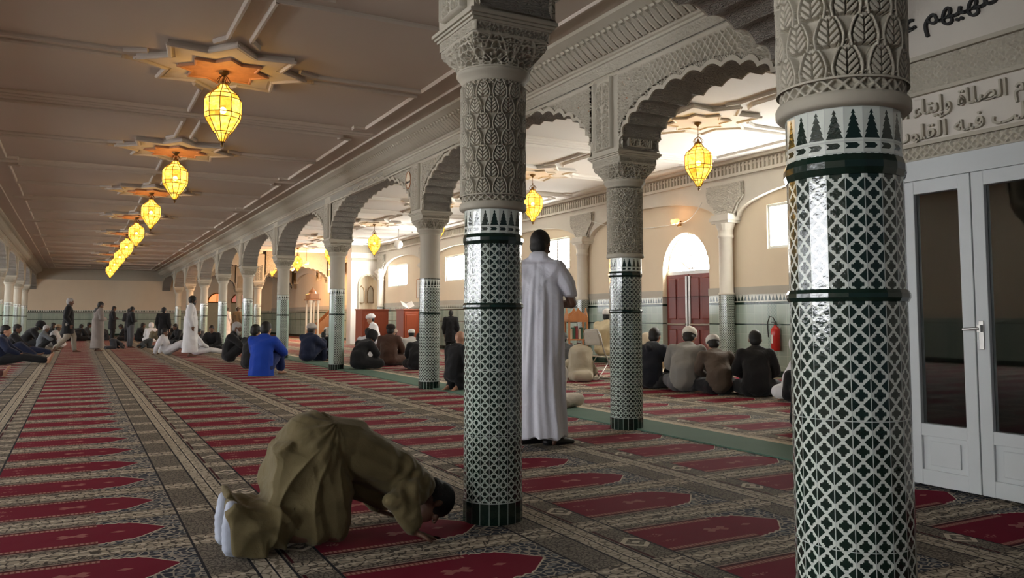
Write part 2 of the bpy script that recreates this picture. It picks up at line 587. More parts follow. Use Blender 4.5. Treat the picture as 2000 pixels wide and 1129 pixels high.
def relief_panel(name, w, h, fn, depth, res, mat, parent, origin, ux, uz, nrm, edge=.004):
    """raised carved panel standing on a surface; origin = lower corner, ux,uz unit vectors, nrm outward. closed at its rim"""
    nu = int(w/res)+1; nv = int(h/res)+1
    U, V = np.meshgrid(np.linspace(0, w, nu), np.linspace(0, h, nv))
    H = fn(U, V)
    rim = np.minimum(np.minimum(U, w-U), np.minimum(V, h-V))
    H = np.where(rim < .012, 1.0, H)
    H = H*depth+edge
    H[0, :] = H[-1, :] = 0; H[:, 0] = H[:, -1] = 0
    o = np.array(origin); P = o+U[..., None]*np.array(ux)+V[..., None]*np.array(uz)+H[..., None]*np.array(nrm)
    me = grid_mesh(name, P)
    return omesh(name, me, mat, parent)

# ================================================================== structure
bm = bmesh.new()
nx, ny = 1, 1
vs = [bm.verts.new(p) for p in ((XLW, YF, 0), (XR+.3, YF, 0), (XR+.3, YB, 0), (XLW, YB, 0))]
bm.faces.new(vs)
vs = [bm.verts.new(p) for p in ((XLW, YF, -.1), (XR+.3, YF, -.1), (XR+.3, YB, -.1), (XLW, YB, -.1))]
bm.faces.new(vs[::-1])
struct(obj('floor', bm, M['carpet']))

bm = bmesh.new(); box(bm, 4.95, 5.50, 4.45, YB-.01, .0, .012)
tag(obj('green_runner', bm, M['runner']), 'long plain green carpet runner laid along the foot of the right arcade', 'carpet')

# ceilings
def slab(name, x0, x1, y0, y1, z, mat):
    bm = bmesh.new(); box(bm, x0, x1, y0, y1, z, z+.15); return struct(obj(name, bm, mat))
slab('ceiling', XL-.2, XA+.2, YF, YB, ZC, M['ceiling'])
slab('ceiling', XA-.05, XR+.3, YF, YB, ZCA, M['ceiling_aisle'])
slab('ceiling', XLW-.2, XL+.05, YF, YB, ZCA, M['ceiling_aisle'])

# back wall
def wall_box(name, x0, x1, y0, y1, z0, z1, mat):
    bm = bmesh.new(); box(bm, x0, x1, y0, y1, z0, z1); return struct(obj(name, bm, mat))
wall_box('wall_back', XLW, XR+.3, YB, YB+.25, 1.57, ZCA+.1, M['cream'])
wall_box('trim_back_dado', XLW, XR+.3, YB-.02, YB+.25, 0, 1.57, M['dado_x'])
bm = bmesh.new()
box(bm, XL+.2, XA-.2, YB-.05, YB, 3.42, 3.5); box(bm, XL+.2, XA-.2, YB-.03, YB, 3.5, ZC)
struct(obj('trim_back_cornice', bm, M['stucco']))

# right outer wall with openings ------------------------------------------------
def wall_with_holes(name, xw, xo, y0, y1, z0, z1, holes, mat):
    """wall in the plane x = xw (thickness towards xo); rectangular holes (ya, yb, za, zb)"""
    bm = bmesh.new()
    ys = sorted({y0, y1, *[h[0] for h in holes], *[h[1] for h in holes]})
    zs = sorted({z0, z1, *[h[2] for h in holes], *[h[3] for h in holes]})
    for a, b in zip(ys, ys[1:]):
        for c, d in zip(zs, zs[1:]):
            my, mz = (a+b)/2, (c+d)/2
            if any(h[0] < my < h[1] and h[2] < mz < h[3] for h in holes): continue
            vs = [bm.verts.new((xw, y, z)) for y, z in ((a, c), (b, c), (b, d), (a, d))]
            bm.faces.new(vs)
    for h in holes:
        q = ((h[0], h[2]), (h[1], h[2]), (h[1], h[3]), (h[0], h[3]))
        for i in range(4):
            (ya, za), (yb, zb) = q[i], q[(i+1) % 4]
            bm.faces.new([bm.verts.new(p) for p in ((xw, ya, za), (xw, yb, zb), (xo, yb, zb), (xo, ya, za))])
    return struct(obj(name, bm, mat))

PIL = [12.2-5.24*1, 12.2, 17.44, 22.68, 28.2, 33.2]
PIL += [38.4, 43.7, 48.9, 54.1]
win_holes = []
DOORC = 13.64; DOORW = .76
def wpair(yc, w=1.1, z0=2.40, z1=3.30): win_holes.append((yc-w, yc+w, z0, z1))
wpair(10.25, 1.0, 2.43, 3.28)
wpair(19.0, .68)
wpair(25.7, .95)
wpair(31.6, 1.1)
wpair(36.4, .9); wpair(41.2, .9)
holes = list(win_holes)+[(DOORC-DOORW, DOORC+DOORW, 0, 2.96)]
wall_with_holes('wall_right_outer', XR, XR+.28, YT, YB, 1.57, ZCA, [h if h[2] > 1.57 else (h[0], h[1], 1.57, h[3]) for h in holes], M['cream'])
wall_with_holes('trim_right_dado', XR-.02, XR+.28, YT, YB, 0, 1.57, [(DOORC-DOORW, DOORC+DOORW, 0, 1.57)], M['dado_y'])
bm = bmesh.new(); box(bm, XR-.035, XR, YT, DOORC-DOORW, 1.57, 1.72); box(bm, XR-.035, XR, DOORC+DOORW, YB, 1.57, 1.72)
struct(obj('trim_right_frieze', bm, M['frieze']))

for i, (a, b, c, d) in enumerate(win_holes):
    w = bpy.data.objects.new('window_%d' % (i+1), None); COL.objects.link(w); w.location = (XR, (a+b)/2, c); struct(w)
    bm = bmesh.new()
    W = (b-a)/2; Hh = d-c
    for y in (-W, -.03, W-.05): box(bm, .03, .10, y, y+(.06 if y == -.03 else .05), 0, Hh)
    for z in (0, Hh-.05): box(bm, .032, .098, -W, W, z, z+.05)
    obj('window_frame', bm, M['white_paint'], w)
    for y0, y1 in ((-W+.05, -.03), (.03, W-.05)):
        bm = bmesh.new(); box(bm, .06, .07, y0, y1, .05, Hh-.05); obj('pane', bm, M['pane_r'], w)

# arch door in the right wall
dr = bpy.data.objects.new('door_1', None); COL.objects.link(dr); dr.location = (XR, DOORC, 0); struct(dr)
bm = bmesh.new()
NA = 28
# wall infill above the semicircle (front at x=0)
zs0 = 2.12; RA = DOORW; RZ = .84
arc = [(RA*math.cos(PI*i/NA), zs0+RZ*math.sin(PI*i/NA)) for i in range(NA+1)]
for (ya, za), (yb, zb) in zip(arc, arc[1:]):
    f = [bm.verts.new(p) for p in ((0, ya, za), (0, yb, zb), (0, yb, 2.96), (0, ya, 2.96))]; bm.faces.new(f)
    f = [bm.verts.new(p) for p in ((0, ya, za), (0, yb, zb), (.28, yb, zb), (.28, ya, za))]; bm.faces.new(f)
obj('arch_surround', bm, M['cream'], dr)
bm = bmesh.new()
f = [bm.verts.new((.20, RA, zs0))] + [bm.verts.new((.20, y*1.0, z)) for y, z in arc[1:-1]] + [bm.verts.new((.20, -RA, zs0))]
bm.faces.new(f)
obj('fanlight_pane', bm, M['pane_r'], dr)
bm = bmesh.new()
tube(bm, [(.17, y*.97, z-.01) for y, z in arc], .025, 6)
for ang in (30, 60, 90, 120, 150):
    a = math.radians(ang); tube(bm, [(.175, .05*math.cos(a), zs0+.05), (.175, RA*.95*math.cos(a), zs0+RZ*.95*math.sin(a))], .017, 6)
tube(bm, [(.175, .30*math.cos(PI*i/12), zs0+.03+.33*math.sin(PI*i/12)) for i in range(13)], .010, 6)
box(bm, .12, .2, -RA, RA, zs0-.06, zs0+.02)
obj('fanlight_bars', bm, M['steel'], dr)
for s in (-1, 1):
    bm = bmesh.new()
    y0, y1 = (-RA+.02, -.02) if s < 0 else (.02, RA-.02)
    box(bm, .10, .16, y0, y1, .01, zs0-.06)
    for za, zb in ((.10, .86), (1.08, 1.98)):
        for yy in (0, 1):
            ya = y0+.06+yy*((y1-y0)/2-.02); yb = ya+(y1-y0)/2-.10
            box(bm, .075, .11, ya, yb, za, zb, .02)
    lf = obj('door_leaf', bm, M['door_red'], dr)
    bm = bmesh.new(); tube(bm, [(.06, y0+.05, .97), (.05, (y0+y1)/2, .965), (.06, y1-.04, .97)], .022, 8)
    box(bm, .06, .10, y1-.06 if s < 0 else y0, y1 if s < 0 else y0+.06, .05, zs0-.1)
    obj('push_bar', bm, M['steel'], lf)

# pilasters, blind arches, cornice of the right wall
def blind_arch(ya, yb, zs, rise, xw, name='trim_blind_arch'):
    bm = bmesh.new(); n = 24; hw = (yb-ya)/2; c = (ya+yb)/2
    pts = [(c-hw*math.cos(PI*i/n), zs+rise*math.sin(PI*i/n)) for i in range(n+1)]
    for (y1, z1), (y2, z2) in zip(pts, pts[1:]):
        for zt in (3.80,):
            q = [(xw-.14, y1, z1), (xw-.14, y2, z2), (xw-.14, y2, zt), (xw-.14, y1, zt)]
            bm.faces.new([bm.verts.new(p) for p in q])
        q = [(xw-.14, y1, z1), (xw-.14, y2, z2), (xw, y2, z2), (xw, y1, z1)]
        bm.faces.new([bm.verts.new(p) for p in q])
    return bm
bm = bmesh.new()
me_all = []
for ya, yb in zip(PIL, PIL[1:]):
    b2 = blind_arch(ya+.30, yb-.30, 3.12, .50, XR)
    o = struct(obj('trim_blind_arch', b2, M['stucco_pale']))
bm.free()
bm = bmesh.new()
box(bm, XR-.14, XR, YT, YB, 3.80, 3.92); box(bm, XR-.20, XR, YT, YB, 3.92, 3.98); box(bm, XR-.26, XR, YT, YB, 4.19, 4.25); box(bm, XR-.12, XR, YT, YB, 3.98, 4.19)
o = struct(obj('trim_right_cornice', bm, M['stucco_pale']))
bm = bmesh.new()
y = YT+.1
while y < 50:
    box(bm, XR-.17, XR-.11, y, y+.05, 3.99, 4.17); box(bm, XR-.155, XR-.11, y+.05, y+.10, 4.10, 4.14)
    y += .105
struct(obj('trim_right_dentils', bm, M['stucco_pale']))
bm = bmesh.new()
box(bm, XA+.2, XA+.34, YT, YB, 3.95, 4.25); box(bm, XA+.2, XA+.28, YT, YB, 3.80, 3.95)
struct(obj('trim_aisle_cornice', bm, M['stucco_pale']))

def pilaster(y, label, xw=XR, s=-1):
    t = thing('pilaster', label, 'pilaster', (xw, y, 0), 0, 'pilasters along the right outer wall')
    bm = bmesh.new(); lathe(bm, [(.15, 0), (.15, 1.57)], 16, (-.168, 0))
    o = obj('tiled_shaft', bm, M['tile_lattice'], t); box_uv_cyl(o, .15, (-.168, 0))
    bm = bmesh.new(); lathe(bm, [(.16, 1.57), (.16, 1.60), (.14, 1.62), (.135, 2.70), (.16, 2.72), (.16, 2.76), (.14, 2.78), (.15, 2.86)], 20, (-.168, 0))
    obj('shaft', bm, M['stucco_pale'], t, True)
    bm = bmesh.new()
    a = lathe(bm, [(.14, 2.84), (.17, 2.92), (.20, 3.0)], 16, (-.168, 0))
    box(bm, -.33, 0, -.24, .24, 3.0, 3.05); box(bm, -.36, 0, -.27, .27, 3.05, 3.12)
    box(bm, -.33, 0, -.24, .24, 3.12, 3.18)
    obj('capital', bm, M['stucco_pale'], t)
    bm = bmesh.new()
    # carved corbel spreading along the wall
    pts = [(-.24, 3.16), (.24, 3.16), (.36, 3.36), (.52, 3.50), (.52, 3.80), (-.52, 3.80), (-.52, 3.50), (-.36, 3.36)]
    f1 = [bm.verts.new((-.19, p[0], p[1])) for p in pts]; f2 = [bm.verts.new((0, p[0], p[1])) for p in pts]
    bm.faces.new(f1); bm.faces.new(f2[::-1])
    for i in range(len(pts)): bm.faces.new((f1[i], f1[(i+1) % 8], f2[(i+1) % 8], f2[i]))
    o = obj('corbel', bm, M['lace'], t); uv_yz(o)
    # deep carving on the face of the corbel
    U, Z = np.meshgrid(np.linspace(-.50, .50, 150), np.linspace(3.20, 3.78, 90))
    lim = np.where(Z < 3.36, .24+(Z-3.16)*.6, np.where(Z < 3.5, .36+(Z-3.36)*1.14, .52))
    H = np.maximum(h_lace(np.abs(U), Z, .062), (lim-np.abs(U) < .04)*1.0)*.035
    me = grid_mesh('corbel_carving', np.stack([-.192-H, U, Z], -1)); kf = (np.abs(U) < lim-.005).reshape(-1)
    b3 = bmesh.new(); b3.from_mesh(me); b3.verts.ensure_lookup_table()
    bmesh.ops.delete(b3, geom=[v for v in b3.verts if not kf[v.index]], context='VERTS'); b3.to_mesh(me); b3.free()
    c2 = omesh('corbel_carving', me, M['stucco_pale'], o)
    return t

def uv_yz(o):
    me = o.data; uv = me.uv_layers.new(name='UVMap')
    for l in me.loops:
        co = me.vertices[l.vertex_index].co; uv.data[l.index].uv = (co.y, co.z)
def uv_xz(o):
    me = o.data; uv = me.uv_layers.new(name='UVMap')
    for l in me.loops:
        co = me.vertices[l.vertex_index].co; uv.data[l.index].uv = (co.x, co.z)
def box_uv_cyl(o, r, c=(0, 0)):
    me = o.data; uv = me.uv_layers.new(name='UVMap')
    for p in me.polygons:
        angs = []
        for li in p.loop_indices:
            co = me.vertices[me.loops[li].vertex_index].co; angs.append(math.atan2(co.y-c[1], co.x-c[0]) % (2*PI))
        if max(angs)-min(angs) > PI: angs = [a+2*PI if a < PI else a for a in angs]
        for li, a in zip(p.loop_indices, angs):
            uv.data[li].uv = (a/(2*PI)*20*TW, me.vertices[me.loops[li].vertex_index].co.z)
plabels = ['nearest the front', 'tiled pilaster right of the maroon arched door, carved corbel above',
 'tiled pilaster left of the maroon arched door, behind the standing man in white', 'tiled pilaster at the far side of the second window bay',
 'tiled pilaster between the far window pairs, mostly behind a column', 'tiled pilaster where the window wall meets the niche wall']
for i, y in enumerate(PIL[1:6]): pilaster(y, plabels[i+1])

# left outer wall with tall windows and a plain dado
lh = []
for k, y in enumerate([-1.0, 4.2, 9.4, 14.6, 19.9, 25.1, 30.4, 35.6, 40.8, 46.1]):
    lh.append((y-1.1, y+1.1, 1.25, 3.25))
wall_with_holes('wall_left_outer', XLW, XLW-.25, YF, YB, 1.1, ZCA, lh, M['cream'])
wall_with_holes('trim_left_dado', XLW+.02, XLW-.25, YF, YB, 0, 1.1, [], M['dado_y'])
for i, (a, b, c, d) in enumerate(lh):
    w = bpy.data.objects.new('window_%d' % (i+11), None); COL.objects.link(w); w.location = (XLW, (a+b)/2, c); struct(w)
    bm = bmesh.new()
    for y in (-1.1, -.03, 1.04): box(bm, -.12, -.04, y, y+.06, 0, 2)
    for z in (0, 1.3, 1.94): box(bm, -.118, -.042, -1.1, 1.1, z, z+.06)
    obj('window_frame', bm, M['white_paint'], w)
    for y0, y1 in ((-1.04, -.03), (.03, 1.04)):
        bm = bmesh.new(); box(bm, -.09, -.08, y0, y1, .06, 1.94); obj('pane', bm, M['pane_l'], w)

# front end of the right aisle, closed by a cross wall behind the doors
wall_box('wall_front_aisle', XA+.2, XR+.3, YT-.2, YT, 1.57, ZCA, M['cream'])
wall_box('trim_front_dado', XA+.2, XR+.3, YT-.2, YT+.02, 0, 1.57, M['dado_x'])

# ================================================================== arcades
def arc_pts(n, rise, zs, tw=2.0):
    """normalised scalloped arch: list of (t in -1..1, z)"""
    out = []
    for i in range(n+1):
        th = PI*i/n
        c = -math.cos(th); sn = math.sin(th)
        z = zs+rise*(max(sn, 0)**.82)
        out.append([c, z, th])
    return out

def arch_bay(bm, uvl, mi, axis, fixed, a, b, ha, hb, zs, rise, ztop, th, lobes, amp=.045):
    """one bay of arcade wall between the blocks at a+ha and b-hb; axis 1: wall runs along y at x=fixed; axis 0: along x at y=fixed"""
    c0 = a+ha; c1 = b-hb; cm = (c0+c1)/2; hw = (c1-c0)/2
    n = lobes*8
    pts = []
    for i in range(n+1):
        ang = PI*i/n
        lob = abs(math.sin(lobes*ang))
        f = 1-amp/hw*.0
        y = cm-hw*math.cos(ang); z = zs+rise*max(0.0, math.sin(ang))**.85
        # normal outward of the ellipse
        nx = -math.cos(ang)/hw; nz = math.sin(ang)/rise; L = math.hypot(nx, nz)
        nx /= L; nz /= L
        cusp = (1-lob)*amp
        # cusps point into the opening
        y2 = min(max(y-nx*cusp, c0), c1); z2 = z-nz*cusp
        pts.append((y2, z2))
    def P(u, z, s):
        return (fixed+s, u, z) if axis else (u, fixed+s, z)
    near = (lambda u: u-a if abs(u-a) < abs(u-b) else u-b)
    for i in range(n):
        (y1, z1), (y2, z2) = pts[i], pts[i+1]
        for s in (-th, th):
            vs = [bm.verts.new(P(y, z, s)) for y, z in ((y1, z1), (y2, z2), (y2, ztop), (y1, ztop))]
            f = bm.faces.new(vs); f.material_index = 0
            if axis: uvs = [(near(y), z) for y, z in ((y1, z1), (y2, z2), (y2, ztop), (y1, ztop))]
            else: uvs = [(near(y), z) for y, z in ((y1, z1), (y2, z2), (y2, ztop), (y1, ztop))]
            m = (y1+y2)/2
            sg = 1 if abs(m-a) < abs(m-b) else -1
            base = a if sg > 0 else b
            for l, (yy, zz) in zip(f.loops, ((y1, z1), (y2, z2), (y2, ztop), (y1, ztop))): l[uvl].uv = (yy-base, zz)
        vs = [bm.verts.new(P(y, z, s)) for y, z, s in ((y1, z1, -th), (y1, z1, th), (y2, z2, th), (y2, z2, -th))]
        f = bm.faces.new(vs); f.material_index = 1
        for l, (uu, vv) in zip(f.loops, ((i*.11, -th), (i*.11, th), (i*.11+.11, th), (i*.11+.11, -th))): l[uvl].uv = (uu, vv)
    # raised scalloped rim on both faces
    for s in (-1, 1):
        for i in range(n):
            (y1, z1), (y2, z2) = pts[i], pts[i+1]
            def off(y, z, k=.04):
                dy = cm-y; return (y-(dy/hw)*k*.8, z+k)
            o1 = off(y1, z1); o2 = off(y2, z2); e = s*(th+.018)
            q = [P(y1, z1, e), P(y2, z2, e), P(o2[0], o2[1], e), P(o1[0], o1[1], e)]
            f = bm.faces.new([bm.verts.new(p) for p in q]); f.material_index = 2
            q = [P(y1, z1, e), P(y2, z2, e), P(y2, z2, s*th), P(y1, z1, s*th)]
            f = bm.faces.new([bm.verts.new(p) for p in q]); f.material_index = 2
            q = [P(o1[0], o1[1], e), P(o2[0], o2[1], e), P(o2[0], o2[1], s*th), P(o1[0], o1[1], s*th)]
            f = bm.faces.new([bm.verts.new(p) for p in q]); f.material_index = 2

def arcade(name, axis, fixed, cs, ztop, rises, lobes, zs=2.80, th=.225):
    bm = bmesh.new(); uvl = bm.loops.layers.uv.new('UVMap')
    for (a, b), r, lb in zip(zip(cs, cs[1:]), rises, lobes):
        arch_bay(bm, uvl, None, axis, fixed, a, b, HW, HW, zs, r, ztop, th, lb)
    me = bpy.data.meshes.new(name); bm.to_mesh(me); bm.free()
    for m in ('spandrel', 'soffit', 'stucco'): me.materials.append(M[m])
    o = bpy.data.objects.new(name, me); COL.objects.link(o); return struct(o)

ycols = [YT]+COLY+[YB-.05+HW]
arcade('wall_right_arcade', 1, XA, ycols, 4.25, [.50]+[.86]*9, [13]+[23]*9)
LCOLY = [y for y in [Y0-BAY*2+0, Y0-BAY]+COLY]
arcade('wall_left_arcade', 1, XL, [LCOLY[0]]+LCOLY[1:]+[YB-.05+HW], 4.25, [.86]*11, [17]*11)
arcade('wall_cross_arcade', 0, YT, [XB, XA], 4.25, [.56], [13])
arcade('wall_near_arcade', 1, XB, [1.66-3.0, 1.66, YT], 4.25, [.56]*2, [13]*2)

# deep carving of the spandrels that stand closest to the camera
def spandrel_relief(name, x, a, b, rise, lobes, zs=2.80, ztop=3.56, amp=.045):
    c0 = a+HW+.012; c1 = b-HW-.012; cm = (c0+c1)/2; hw = (c1-c0)/2
    res = .0062; nu = int((c1-c0)/res); nv = int((ztop-zs)/res)
    Y, Z = np.meshgrid(np.linspace(c0, c1, nu), np.linspace(zs, ztop, nv))
    nb = np.minimum(Y-a, b-Y)
    net = h_lattice(Y, (Z-2)*.75, .072)
    lace = h_lace(nb, Z, .050)
    lim = .62+(Z-3.1)*.30+.04*np.sin(Z*40)
    H = np.where(nb < min(lim.max(), 9)*0+lim, lace, net*.8)
    H = np.where(np.abs(nb-lim) < .010, 1.0, H)
    H = np.where((Z > ztop-.02), 1.0, H)
    t = np.clip((Y-cm)/hw, -1, 1); zc = zs+rise*np.clip(np.sqrt(1-t*t), 0, 1)**.85
    keep = Z > zc+.050
    P = np.stack([x-.001-H*.034, Y, Z], -1)
    me = grid_mesh(name, P)
    bm = bmesh.new(); bm.from_mesh(me); bm.verts.ensure_lookup_table()
    kf = keep.reshape(-1)
    bmesh.ops.delete(bm, geom=[v for v in bm.verts if not kf[v.index]], context='VERTS')
    bm.to_mesh(me); bm.free()
    me.polygons.foreach_set('use_smooth', [True]*len(me.polygons))
    return struct(omesh(name, me, M['stucco']))
spandrel_relief('wall_carved_spandrel', XA-.225, YT, COLY[0], .50, 13)
spandrel_relief('wall_carved_spandrel', XA-.225, COLY[0], COLY[1], .86, 23)

# cornices of the nave: fascia, carved frieze, leaf moulding
def cornice(name, x, s, y0, y1, full=True):
    bm = bmesh.new(); uvl = bm.loops.layers.uv.new('UVMap')
    prof = [(-.02, 3.56), (.05, 3.56), (.05, 3.585), (.035, 3.60), (.035, 3.72), (.06, 3.735), (.06, 3.76), (.08, 3.77), (.10, 3.80), (.20, 3.94), (.23, 3.95), (.23, 3.98), (.27, 4.0), (.33, 4.03), (.33, ZC)]
    mi = [0, 0, 0, 1, 0, 0, 0, 0, 0, 0, 0, 0, 0, 0]
    for i in range(len(prof)-1):
        (a, za), (b, zb) = prof[i], prof[i+1]
        f = bm.faces.new([bm.verts.new(p) for p in ((x+s*a, y0, za), (x+s*a, y1, za), (x+s*b, y1, zb), (x+s*b, y0, zb))])
        f.material_index = mi[i]
        for l, q in zip(f.loops, ((y0, za), (y1, za), (y1, zb), (y0, zb))): l[uvl].uv = q
    # end caps
    for ye in (y0, y1):
        f = bm.faces.new([bm.verts.new((x+s*a, ye, z)) for a, z in prof]+[bm.verts.new((x, ye, ZC))])
    me = bpy.data.meshes.new(name); bm.to_mesh(me); bm.free()
    me.materials.append(M['stucco']); me.materials.append(M['frieze'])
    o = bpy.data.objects.new(name, me); COL.objects.link(o); struct(o)
    # acanthus leaves standing along the cove
    bm = bmesh.new(); y = y0+.02; p = .095
    while y < y1-.08:
        for k in range(3):
            w0, w1 = (.034, .044, .034, .008)[k], (.034, .044, .034, .008)[k+1]
            t0, t1 = k/3, (k+1)/3
            def q(t, w, lift): return (x+s*(.10+.10*t+lift), y+.04+w, 3.785+.155*t)
            l0, l1 = (.0, .045, .070, .105)[k], (.0, .045, .070, .105)[k+1]
            m0 = (x+s*(.10+.10*t0+l0+.030), y+.04, 3.785+.155*t0); m1 = (x+s*(.10+.10*t1+l1+.030), y+.04, 3.785+.155*t1)
            for sg in (-1, 1):
                bm.faces.new([bm.verts.new(v) for v in (m0, q(t0, sg*w0, l0), q(t1, sg*w1, l1), m1)])
        y += p
    struct(obj(name.replace('cornice', 'leaf_moulding'), bm, M['stucco']))
cornice('trim_right_arcade_cornice', XA-.20, -1, YT+.20, YB)
cornice('trim_left_arcade_cornice', XL+.20, 1, YF, YB)
def frieze_relief(x, y0, y1, z0, z1):
    res = .006; U, Z = np.meshgrid(np.linspace(0, y1-y0, int((y1-y0)/res)), np.linspace(z0, z1, int((z1-z0)/res)))
    H = np.maximum(h_lace(U, Z-z0, .030, .26), ((Z < z0+.008) | (Z > z1-.008))*1.0)*.018
    struct(omesh('trim_carved_frieze', grid_mesh('trim_carved_frieze', np.stack([x-H, y0+U, Z], -1)), M['stucco']))
frieze_relief(XA-.20-.036, YT+.5, YT+9.5, 3.605, 3.72)
bm = bmesh.new(); box(bm, XB+.2, XA-.2, YT+.2, YT+.26, 3.60, 3.74); box(bm, XB+.2, XA-.2, YT+.2, YT+.38, 3.9, ZC)
struct(obj('trim_cross_cornice', bm, M['stucco']))

# ================================================================== columns
NS = 20
def shaft_mesh():
    """tiled shaft made of twenty flat strips"""
    bm = bmesh.new(); uvl = bm.loops.layers.uv.new('UVMap')
    zs = [0.0, .115, .472, .829, 1.165, 1.165, 1.59, 1.735]
    zs = [0.0, .115, 1.735]
    R = .165
    for i in range(NS):
        a0 = 2*PI*i/NS; a1 = 2*PI*(i+1)/NS
        # tiny wobble of each strip gives the broken reflections of hand-set tiles
        for z0, z1 in zip(zs, zs[1:]):
            r = R+(.003 if z1 < .2 else 0)
            vs = [bm.verts.new(p) for p in ((r*math.cos(a0), r*math.sin(a0), z0), (r*math.cos(a1), r*math.sin(a1), z0), (r*math.cos(a1), r*math.sin(a1), z1), (r*math.cos(a0), r*math.sin(a0), z1))]
            f = bm.faces.new(vs)
            for l, q in zip(f.loops, ((i*TW, z0), ((i+1)*TW, z0), ((i+1)*TW, z1), (i*TW, z1))): l[uvl].uv = q
    me = bpy.data.meshes.new('tiled_shaft'); bm.to_mesh(me); bm.free(); return me
def ring_mesh(z0, z1, r, n=20):
    bm = bmesh.new(); m = (z0+z1)/2; h = (z1-z0)/2
    lathe(bm, [(.160, z0), (r-.006, z0+.003), (r, m-h*.3), (r, m+h*.3), (r-.006, z1-.003), (.160, z1)], n)
    me = bpy.data.meshes.new('green_ring'); bmesh.ops.recalc_face_normals(bm, faces=bm.faces); bm.to_mesh(me); bm.free(); return me
def cyl_relief(name, r, z0, z1, nu, nv, fn, depth):
    A = np.linspace(0, 2*PI, nu, endpoint=False); Z = np.linspace(z0, z1, nv)
    a, z = np.meshgrid(A, Z); H = fn(a*r, z-z0, 2*PI*r)*depth
    P = np.stack([(r+H)*np.cos(a), (r+H)*np.sin(a), z], -1)
    return grid_mesh(name, P, True)
RC = .162
LEAFC = 2*PI*RC/12
me_leaf = cyl_relief('carved_shaft', RC, 1.80, 2.435, 720, 380, lambda u, v, c: np.maximum(h_leaf(u, v, LEAFC, .0907), (v < .008)*1.0), .028)
me_lace = cyl_relief('carved_shaft', RC, 1.76, 2.435, 420, 260, lambda u, v, c: h_lace(u, v, .034, c/8), .024)
me_band = cyl_relief('lattice_band', RC, 1.765, 1.805, 480, 24, lambda u, v, c: np.maximum(h_lattice(u, v-.02, c/26), ((v < .003) | (v > .037))*1.0), .018)
me_band2 = cyl_relief('lattice_band', RC, 2.425, 2.455, 480, 16, lambda u, v, c: np.maximum(h_lattice(u, v-.015, c/30), ((v < .003) | (v > .027))*1.0), .017)
def lathe_mesh(name, prof, n=40, smooth=True):
    bm = bmesh.new(); lathe(bm, prof, n); bmesh.ops.recalc_face_normals(bm, faces=bm.faces)
    me = bpy.data.meshes.new(name); bm.to_mesh(me); bm.free(); 
    if smooth: me.polygons.foreach_set('use_smooth', [True]*len(me.polygons))
    return me
me_collar = lathe_mesh('plaster_ring', [(.166, 1.722), (.186, 1.724), (.193, 1.732), (.193, 1.755), (.188, 1.765), (.17, 1.77)])
me_neck = lathe_mesh('neck_ring', [(.175, 2.448), (.182, 2.452), (.184, 2.462), (.19, 2.472), (.206, 2.492), (.214, 2.502), (.214, 2.512), (.200, 2.52), (.17, 2.525)])
me_plain = lathe_mesh('plain_shaft', [(.168, 1.735), (.168, 1.75), (.160, 1.76), (.158, 2.40), (.175, 2.42), (.175, 2.45)])

def capital_mesh():
    """round below, square above, with carved leaves between"""
    nu, nv = 320, 90
    A = np.linspace(0, 2*PI, nu, endpoint=False)+PI/4
    T = np.linspace(0, 1, nv); a, t = np.meshgrid(A, T)
    z = 2.515+t*.165
    sq = 1/np.maximum(np.abs(np.cos(a)), np.abs(np.sin(a)))
    rs = np.minimum(sq, 1.36)*.222
    f = sm(t, 0, .9)
    r = .190*(1-f)+rs*f
    u = a*.2; v = z-2.515
    h = h_lace(u, v, .042, 2*PI*.2/8)
    frame = (np.abs(t-.0) < .05) | (t > .94)
    s8 = np.abs(((a-PI/4)/(2*PI)*8) % 1-.5)
    leafrib = (1-sm(np.abs(s8-.5*(1-t*.75)), .02, .06))
    h = np.maximum(np.maximum(h, frame*1.0), leafrib)
    r = r-.014+h*.034
    P = np.stack([r*np.cos(a), r*np.sin(a), z], -1)
    return grid_mesh('capital', P, True)
me_cap = capital_mesh()
def square_relief(z0, z1, hw, fn, depth, res=.004):
    n = int(2*hw/res); pts = []
    L = 2*hw; U = np.linspace(0, 4*L, n*4, endpoint=False); Z = np.linspace(z0, z1, max(6, int((z1-z0)/res)))
    u, z = np.meshgrid(U, Z)
    side = np.floor(u/L); s = (u-side*L)
    H = fn(s, z-z0)*depth
    edge = np.minimum(s, L-s); H = np.where(edge < .006, depth, H)
    x = s-hw; d = hw+H
    cx = np.where(side == 0, x, np.where(side == 1, d, np.where(side == 2, -x, -d)))
    cy = np.where(side == 0, -d, np.where(side == 1, x, np.where(side == 2, d, -x)))
    return grid_mesh('capital_frieze', np.stack([cx, cy, z], -1), True)
me_sqf = square_relief(2.68, 2.735, .226, lambda u, v: np.maximum(h_lace(u, v, .022, .113), ((v < .006) | (v > .05))*1.0), .016)
def abacus_mesh():
    bm = bmesh.new()
    for h, z0, z1 in ((.250, 2.735, 2.752), (.262, 2.752, 2.768), (.275, 2.768, 2.79), (.262, 2.79, 2.80)): box(bm, -h, h, -h, h, z0, z1, .004)
    box(bm, -.22, .22, -.22, .22, 2.66, 2.736)
    me = bpy.data.meshes.new('abacus'); bm.to_mesh(me); bm.free(); return me
me_abac = abacus_mesh()
def block_mesh():
    bm = bmesh.new(); box(bm, -HW, HW, -HW, HW, 2.80, 4.07)
    me = bpy.data.meshes.new('pier_block'); bm.to_mesh(me); bm.free(); return me
me_block = block_mesh()
